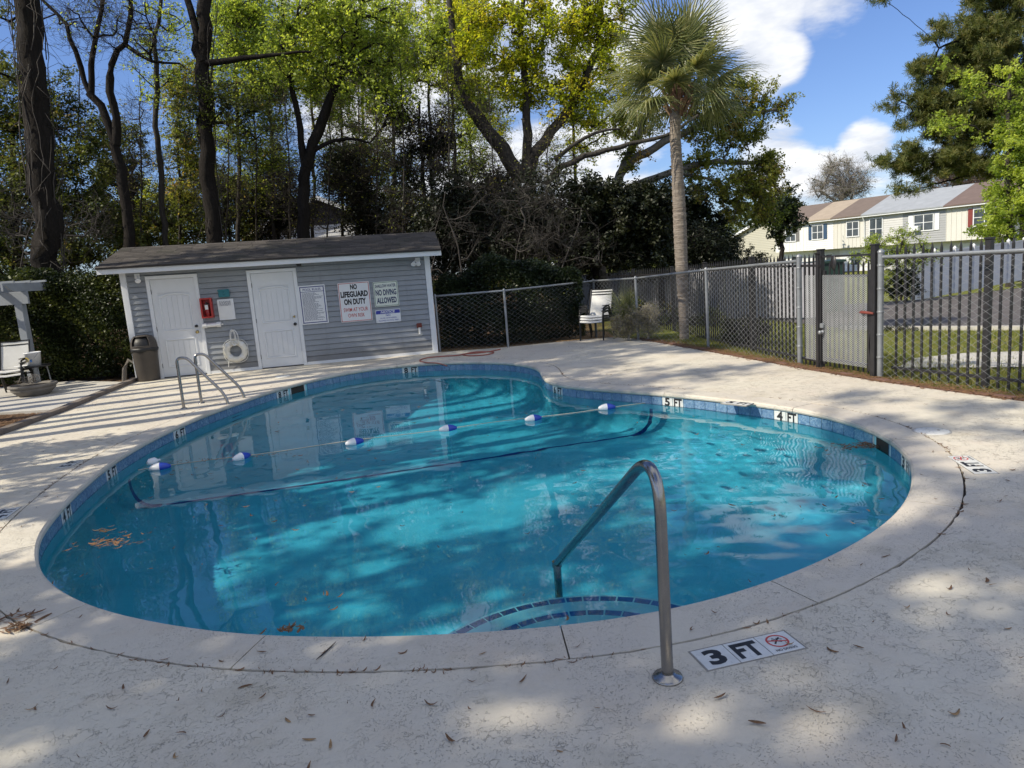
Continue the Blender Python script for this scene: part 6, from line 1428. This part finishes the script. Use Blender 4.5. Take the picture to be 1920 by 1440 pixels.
# side table with bucket and plate
tp = D(68, 700, 14.1); t = thing('side_table', 'small round black table holding a bucket, left of the hedge', 'table', (tp.x, 14.1, -.03))
m = MB(); m.lathe([(.0, .50), (.27, .50), (.28, .51), (.28, .525), (.27, .53), (0, .53)], 28); m.build('table_top', 'chair_frame', t)
for k in range(4): a = R_(45 + 90 * k); m = MB(); m.tube([(math.cos(a) * .24, math.sin(a) * .24, 0), (math.cos(a) * .20, math.sin(a) * .20, .50)], .012, 8); m.build('leg', 'galv', t)
b = thing('plastic_bucket', 'white bucket printed with a yellow smiling sun, on the small black table', 'bucket', (tp.x + .02, 14.06, .50), R_(-18))
m = MB(); m.lathe([(.0, .0), (.12, .0), (.14, .24), (.148, .245), (.148, .262), (.138, .262), (.118, .01)], 28); m.build('body', 'float_white', b)
def decal(mb, pts2, R0, z0):
    mb._add([(math.sin(u / R0) * (R0 + .0015 + (v) * .083), -math.cos(u / R0) * (R0 + .0015 + v * .083), z0 + v) for u, v in pts2], [tuple(range(len(pts2)))])
m = MB(); decal(m, [(.055 * math.cos(a) * (1 if i % 2 else .72) - .01, .055 * math.sin(a) * (1 if i % 2 else .72) + .0) for i, a in enumerate(np.linspace(0, 2 * math.pi, 25)[:-1])], .130, .125); m.build('sun_print', 'yellow', b)
m = MB(); decal(m, [(.055, -.05), (.09, -.05), (.09, .0), (.055, .0)], .131, .125); m.build('blue_label', 'blue_print', b)
m = MB()
for dx in (-.026, .004): decal(m, [(dx + .005 * math.cos(a), .014 + .008 * math.sin(a)) for a in np.linspace(0, 6.28, 9)[:-1]], .1315, .125)
for i in range(6): a0, a1 = R_(200 + i * 23), R_(200 + (i + 1) * 23); decal(m, [(-.011 + .027 * math.cos(a0), .003 + .027 * math.sin(a0)), (-.011 + .027 * math.cos(a1), .003 + .027 * math.sin(a1)), (-.011 + .022 * math.cos(a1), .003 + .022 * math.sin(a1)), (-.011 + .022 * math.cos(a0), .003 + .022 * math.sin(a0))], .1315, .125)
m.build('face_print', 'ink_black', b)
m = MB(); m.tube([(-.146, 0, .235), (-.13, -.09, .15), (0, -.165, .10), (.13, -.09, .15), (.146, 0, .235)], .003, 5); m.build('handle', 'galv', b)
pl = thing('plate', 'white plate lying at the table edge below the bucket', 'plate', (tp.x - .14, 13.92, .501)); m = MB(); m.lathe([(0, .004), (.08, .004), (.12, .018), (.125, .018), (.085, .0), (0, .0)], 24); m.build('dish', 'float_white', pl)
# pergola
pp = D(60, 690, 14.7); pg = thing('pergola', 'grey blue pergola corner with scalloped rafter tails at the left edge', 'pergola', (pp.x, 14.7, -.04))
bz = D(40, 560, 14.7).z + .04
m = MB(); m.box(-.075, .075, -.075, .075, 0, bz - .11, .006); m.build('post', 'pergola_paint', pg)
m = MB(); m.box(-5.06, -4.94, -.06, .06, 0, bz - .11, .006); m.build('post', 'pergola_paint', pg)
m = MB(); m.box(-5.4, .22, -.07, -.02, bz - .11, bz + .14, .004); m.build('beam', 'pergola_paint', pg)
for i in range(12):
    x = .12 - i * .46; pts = [(-.62, .02), (-.60, .12), (-.52, .13), (-.45, .06), (-.35, .02), (-.22, 0), (3.0, 0), (3.0, .17), (-.62, .17)]
    m = MB(); vs = [(x + d, y, bz + .142 + z) for d in (-.02, .02) for y, z in pts]; k = len(pts); m._add(vs, [tuple(range(k)), tuple(range(2 * k - 1, k - 1, -1))] + [(j, j + k, (j + 1) % k + k, (j + 1) % k) for j in range(k)]); m.build('rafter', 'pergola_paint', pg)
for j in range(4): m = MB(); m.box(-5.4, .25, -.45 + j * .5, -.41 + j * .5, bz + .315, bz + .355); m.build('slat', 'pergola_paint', pg)
# planter bowl
pl0 = D(64, 742, 12.9); pl0 = G(66, 744, -.05); st = thing('stone_planter', 'round carved stone planter bowl on the mulch at left', 'planter', (pl0.x, pl0.y, -.05))
m = MB(); m.lathe([(.0, .0), (.20, .0), (.26, .05), (.36, .14), (.375, .17), (.36, .185), (.395, .20), (.41, .225), (.40, .25), (.365, .25), (.34, .21), (0, .20)], 36); m.build('bowl', 'stone_planter', st)
m = MB(); m.lathe([(0, .222), (.2, .228), (.345, .215)], 24); m.build('soil', 'dirt_and_shade', st)
tree('dry_stalks', 'dry stalks standing in the stone planter', 'plant', [([np.array([pl0.x, pl0.y, .15]), np.array([pl0.x, pl0.y, .22])], .01, .008)], [(np.array([pl0.x, pl0.y, .27]), np.array([.2, .2, .06]))], 'dead_wood', 'leaf_brown', 95, 14, .1, 0, .03, 4, 'bare', limb_r=.003, twig='twig_pale', twig_r=.003)
# bin
bp = G(269, 716); bn = thing('trash_bin', 'brown dome topped trash bin with a black liner beside the shed door', 'bin', (bp.x + .02, bp.y + .2, .003), R_(10))
m = MB(); m.lathe([(.0, 0), (.205, 0), (.21, .02), (.235, .60), (.24, .61)], 28); m.build('body', 'bin', bn)
m = MB(); m.lathe([(.238, .585), (.252, .59), (.256, .64), (.248, .66), (.236, .665)], 28)
m.v = [(x * (1 + .02 * math.sin(7 * math.atan2(y, x))), y * (1 + .02 * math.sin(7 * math.atan2(y, x))), z + (.02 * math.sin(5 * math.atan2(y, x)) if z < .6 else 0)) for x, y, z in m.v]; m.build('liner_rim', 'bag_and_shade', bn)
dome = [(.246, .66), (.246, .70), (.238, .77), (.215, .84), (.17, .89), (.10, .915), (.0, .92)]; n = 36; m = MB(); vs = []
for r, z in dome: vs += [(r * math.cos(2 * math.pi * k / n), r * math.sin(2 * math.pi * k / n), z) for k in range(n)]
fs = []
for i in range(len(dome) - 1):
    for k in range(n):
        a = math.degrees(2 * math.pi * (k + .5) / n)
        if 232 < a < 308 and i in (1, 2, 3): continue                       # the mouth
        fs.append((i * n + k, i * n + (k + 1) % n, (i + 1) * n + (k + 1) % n, (i + 1) * n + k))
m._add(vs, fs, True); lid = m.build('lid', 'bin', bn)
m = MB(); a0, a1 = R_(228), R_(312); rim = [(dome[1][0] * 1.01 * math.cos(a), dome[1][0] * 1.01 * math.sin(a), .70) for a in np.linspace(a0, a1, 9)] + [(r * 1.01 * math.cos(a1), r * 1.01 * math.sin(a1), z) for r, z in dome[2:4]] + [(dome[4][0] * 1.02 * math.cos(a), dome[4][0] * 1.02 * math.sin(a), dome[4][1]) for a in np.linspace(a1, a0, 9)] + [(r * 1.01 * math.cos(a0), r * 1.01 * math.sin(a0), z) for r, z in dome[3:1:-1]] + [(dome[1][0] * 1.01 * math.cos(a0), dome[1][0] * 1.01 * math.sin(a0), .70)]
m.tube(rim, .008, 6); m.build('mouth_rim', 'bin', lid)
m = MB(); m.lathe([(.22, .60), (.226, .70), (.21, .78), (.17, .85), (.08, .885), (0, .89)], 24); m.build('mouth_shade_dome', 'bag_and_shade', bn)  # black dome added inside the lid so the mouth looks shaded
q = np.array(G(232, 716)); W = Wood(); W.tube(np.array([q + (-.08, .15, -.1), q + (-.02, .15, .25), q + (.06, .2, .42), q + (.16, .22, .34), q + (.2, .25, -.1)]), np.array([.055, .045, .04, .035, .04]), 8)
o = link('tree_root', W.mesh('tree_root', 'bark_pale', q), None, loc=tuple(q)); tag(o, 'arched grey shrub stem at the left side of the trash bin', 'stem')
# hose
hs = MB(); hp = [G(x, y, .012) for x, y in [(938, 655), (905, 661), (868, 664), (880, 667), (912, 665), (925, 660), (890, 660), (860, 666), (830, 668), (800, 671), (787, 676), (800, 680), (820, 681), (838, 686)]]
cr_ = np.array(hp); o = hp[0].copy()
def catmull(P, k=8):
    P = np.asarray(P); Q = np.vstack([2 * P[0] - P[1], P, 2 * P[-1] - P[-2]]); out = []
    for i in range(1, len(Q) - 2):
        for t in np.linspace(0, 1, k, endpoint=False): out.append(.5 * ((2 * Q[i]) + (-Q[i - 1] + Q[i + 1]) * t + (2 * Q[i - 1] - 5 * Q[i] + 4 * Q[i + 1] - Q[i + 2]) * t * t + (-Q[i - 1] + 3 * Q[i] - 3 * Q[i + 1] + Q[i + 2]) * t ** 3))
    return np.array(out + [P[-1]])
hs.tube([tuple(p) for p in catmull(cr_ - np.array(o))], .013, 6); h_ = hs.build('garden_hose', 'hose'); h_.location = o; tag(h_, 'faded red hose looped on the deck right of the shed, its end at the pool', 'hose')

# ------------------------------------------------------------------ leaf litter
def curls(n, P, size, seed, dz=.004):
    """short curled catkin and leaf scraps"""
    rg = np.random.default_rng(seed); a = rg.uniform(0, 6.28, n); L = size * rg.uniform(.5, 1.5, n); w_ = L * rg.uniform(.10, .28, n); c = rg.normal(0, 1.1, n); V = []; k = 5
    t = np.linspace(-.5, .5, k)[None]; th = a[:, None] + c[:, None] * t; step = (L / (k - 1))[:, None]
    x = np.cumsum(np.cos(th) * step, 1); y = np.cumsum(np.sin(th) * step, 1); x -= x.mean(1)[:, None]; y -= y.mean(1)[:, None]
    z = dz + np.abs(rg.normal(0, .004, n))[:, None] + (t * 2) ** 2 * rg.uniform(0, .012, n)[:, None]; wd_ = w_[:, None] * (1 - (t * 1.7) ** 2)
    nx_, ny_ = -np.sin(th) * wd_ / 2, np.cos(th) * wd_ / 2
    C_ = np.stack([x, y, z + 0 * x], -1) + P[:, None]; A = C_ + np.stack([nx_, ny_, 0 * nx_], -1); B = C_ - np.stack([nx_, ny_, 0 * nx_], -1); Mi = C_ + np.array([0, 0, .35]) * wd_[..., None]
    V = np.stack([A, Mi, B], 2).reshape(n, -1, 3); F = []
    b = (np.arange(n) * 3 * k)[:, None, None]; j = (np.arange(k - 1) * 3)[None, :, None]; s = np.arange(2)[None, None]
    F = np.stack([b + j + s, b + j + s + 1, b + j + s + 4, b + j + s + 3], -1).reshape(-1, 4); return V.reshape(-1, 3), F
rg = np.random.default_rng(101); n = 2600; P = np.c_[rg.uniform(-7, 5.5, n), np.r_[rg.uniform(1.9, 6, n // 2), rg.uniform(4, 15.2, n - n // 2)]]
dk = np.array(DECK); P = P[inside(P, dk) & ~inside(P, EDGE)]; P = np.c_[P, np.zeros(len(P))]
keep = rg.random(len(P)) < np.clip(.30 + .4 * (P[:, 0] < -3.5), 0, 1); P = P[keep]
P = P[rg.random(len(P)) < .35 + .65 * (np.sin(P[:, 0] * 2.1 + 1) * np.sin(P[:, 1] * 1.7) > .1)]; V, F = curls(len(P), P, .034, 102); link('leaf_litter', npmesh('leaf_litter', V, F, 'leaf_brown'), kind='stuff')
n = 900; i = rg.integers(0, NE, n); dens = .35 + .65 * (np.sin(i * .09) * np.sin(i * .023 + 1) > .1); i = i[rg.random(n) < dens]; Pj = np.c_[offset(EDGE, .322)[i] + rg.normal(0, .010, (len(i), 2)), np.full(len(i), -.004)]
V, F = curls(len(i), Pj, .034, 103, .0); link('joint_litter', npmesh('joint_litter', V, F, 'leaf_brown'), kind='stuff')
# single leaves near the camera
for k, (px, py) in enumerate([(612, 1224), (492, 1226), (232, 1292), (380, 1298), (460, 1288), (415, 1241), (540, 1352), (275, 1380), (210, 1330), (620, 1400), (700, 1322), (885, 1280), (905, 1228), (980, 1277), (1082, 1215), (1050, 1410), (808, 1322), (845, 1391), (580, 1388), (1298, 1183), (1340, 1152), (1480, 1210), (1560, 1220), (1610, 1215), (1700, 1140), (1780, 1105), (1850, 1090), (1860, 1100), (1680, 1390), (1530, 1335), (1790, 1340), (1660, 1045), (1350, 1310), (60, 1330), (15, 1280), (150, 1370), (330, 1420), (1120, 1330), (1420, 1360), (1890, 1180)]):
    p = G(px, py, .0); V, F = curls(1, np.zeros((1, 3)), .05 if k else .085, 200 + k, .003)
    if k == 0: V = V * np.array([1, 1, 1]); V[:, 2] *= .8
    o = link('fallen_leaf', npmesh('fallen_leaf', V, F, 'leaf_dark' if k == 0 else ('leaf_brown' if k % 3 else 'leaf_tan')), None, loc=tuple(p))
    if k == 0: o.scale = (1.0, 1.9, 1.2); tag(o, 'largest dark brown leaf, alone on the shaded coping near the camera', 'leaf')
    else: tag(o, 'small curled brown leaf lying on the near deck', 'leaf', 'fallen leaves on the near deck')
# needle clump at lower left, leaf rafts on the water and by the skimmer
def clump(name, label, c, rx, ry, n, seed, z, size=.07, mat='leaf_brown', cat='leaf pile'):
    rg = np.random.default_rng(seed); P = np.c_[rg.normal(0, rx, n), rg.normal(0, ry, n), np.abs(rg.normal(0, .008, n))]; V, F = curls(n, P, size, seed + 1, .002); o = link(name, npmesh(name, V, F, mat), None, loc=(c[0], c[1], z)); tag(o, label, cat); return o
c = G(38, 1180); clump('leaf_clump', 'heap of brown needles and leaf scraps at the lower left deck joint', c, .04, .025, 55, 300, 0, .05)
c = G(8, 1160); clump('leaf_clump', 'thin trail of needles at the lower left edge of the photo', c, .10, .03, 30, 302, 0, .07)
wz = WATER + .004
c = G(205, 1020, WATER); clump('floating_leaves', 'largest raft of brown leaves floating at the left end of the pool', c, .13, .07, 60, 310, wz, .055)
c = G(195, 998, WATER); clump('floating_leaves', 'tight little knot of tan leaves floating just above the large raft', c, .03, .025, 12, 312, wz, .055, 'leaf_tan')
c = G(540, 1183, WATER); clump('floating_leaves', 'brown leaves drifting against the near coping left of centre', c, .07, .02, 18, 314, wz, .05)
c = G(1625, 838, WATER); clump('floating_leaves', 'matted rust brown leaves gathered under the right skimmer mouth', c, .15, .06, 300, 316, wz, .04)
c = G(420, 862, WATER); clump('floating_leaves', 'line of leaves caught along the rope near its second float', c, .45, .03, 90, 318, wz, .035)
c = G(900, 1165, WATER); c = G(1195, 1180, WATER)
rg = np.random.default_rng(330); n = 420; P = np.c_[rg.uniform(-4.2, 3.2, n), rg.uniform(3.3, 10.5, n)]; P = P[inside(P, offset(EDGE, -.12))]
sel = rg.random(len(P)) < np.clip(.35 + .5 * (P[:, 1] < 7.5) * ((P[:, 0] < -1.2) | (P[:, 0] > 1.2)), 0, 1); P = P[sel]
V, F = curls(len(P), np.c_[P, np.full(len(P), wz)], .045, 331, .0); link('water_litter', npmesh('water_litter', V, F, 'leaf_brown'), kind='stuff')
# mulch and needles left of the curb, along the edging, and on the forest floor
n = 16000; P = np.c_[rg.uniform(-14, -6.95, n), rg.uniform(9, 15.2, n)]; P = P[~inside(P, dk)]; P = P[(P[:, 1] < 13.0 + .4 * np.sin(P[:, 0] * 3)) | (rg.random(len(P)) < .06)]
V, F = curls(len(P), np.c_[P, np.full(len(P), -.055)], .06, 340, .0); link('mulch', npmesh('mulch', V, F, 'leaf_brown'), kind='stuff')
e = resample(bl, .05, False); n = 5600; i = rg.integers(0, len(e) - 1, n); off = np.abs(rg.normal(.04, .12, n)); P = e[i] + np.c_[off, off * .35] + rg.normal(0, .05, (n, 2))
V, F = curls(n, np.c_[P, np.where(inside(P, dk), -.002, .004) + 0 * i], .05, 350, .0); link('edge_litter', npmesh('edge_litter', V, F, 'leaf_brown'), kind='stuff')
n = 9000; P = np.c_[rg.uniform(-2, 2.4, n), rg.uniform(15.3, 17.5, n)]; V, F = curls(n, np.c_[P, np.full(n, -.05)], .07, 360, .0); link('hedge_litter', npmesh('hedge_litter', V, F, 'leaf_tan'), kind='stuff')
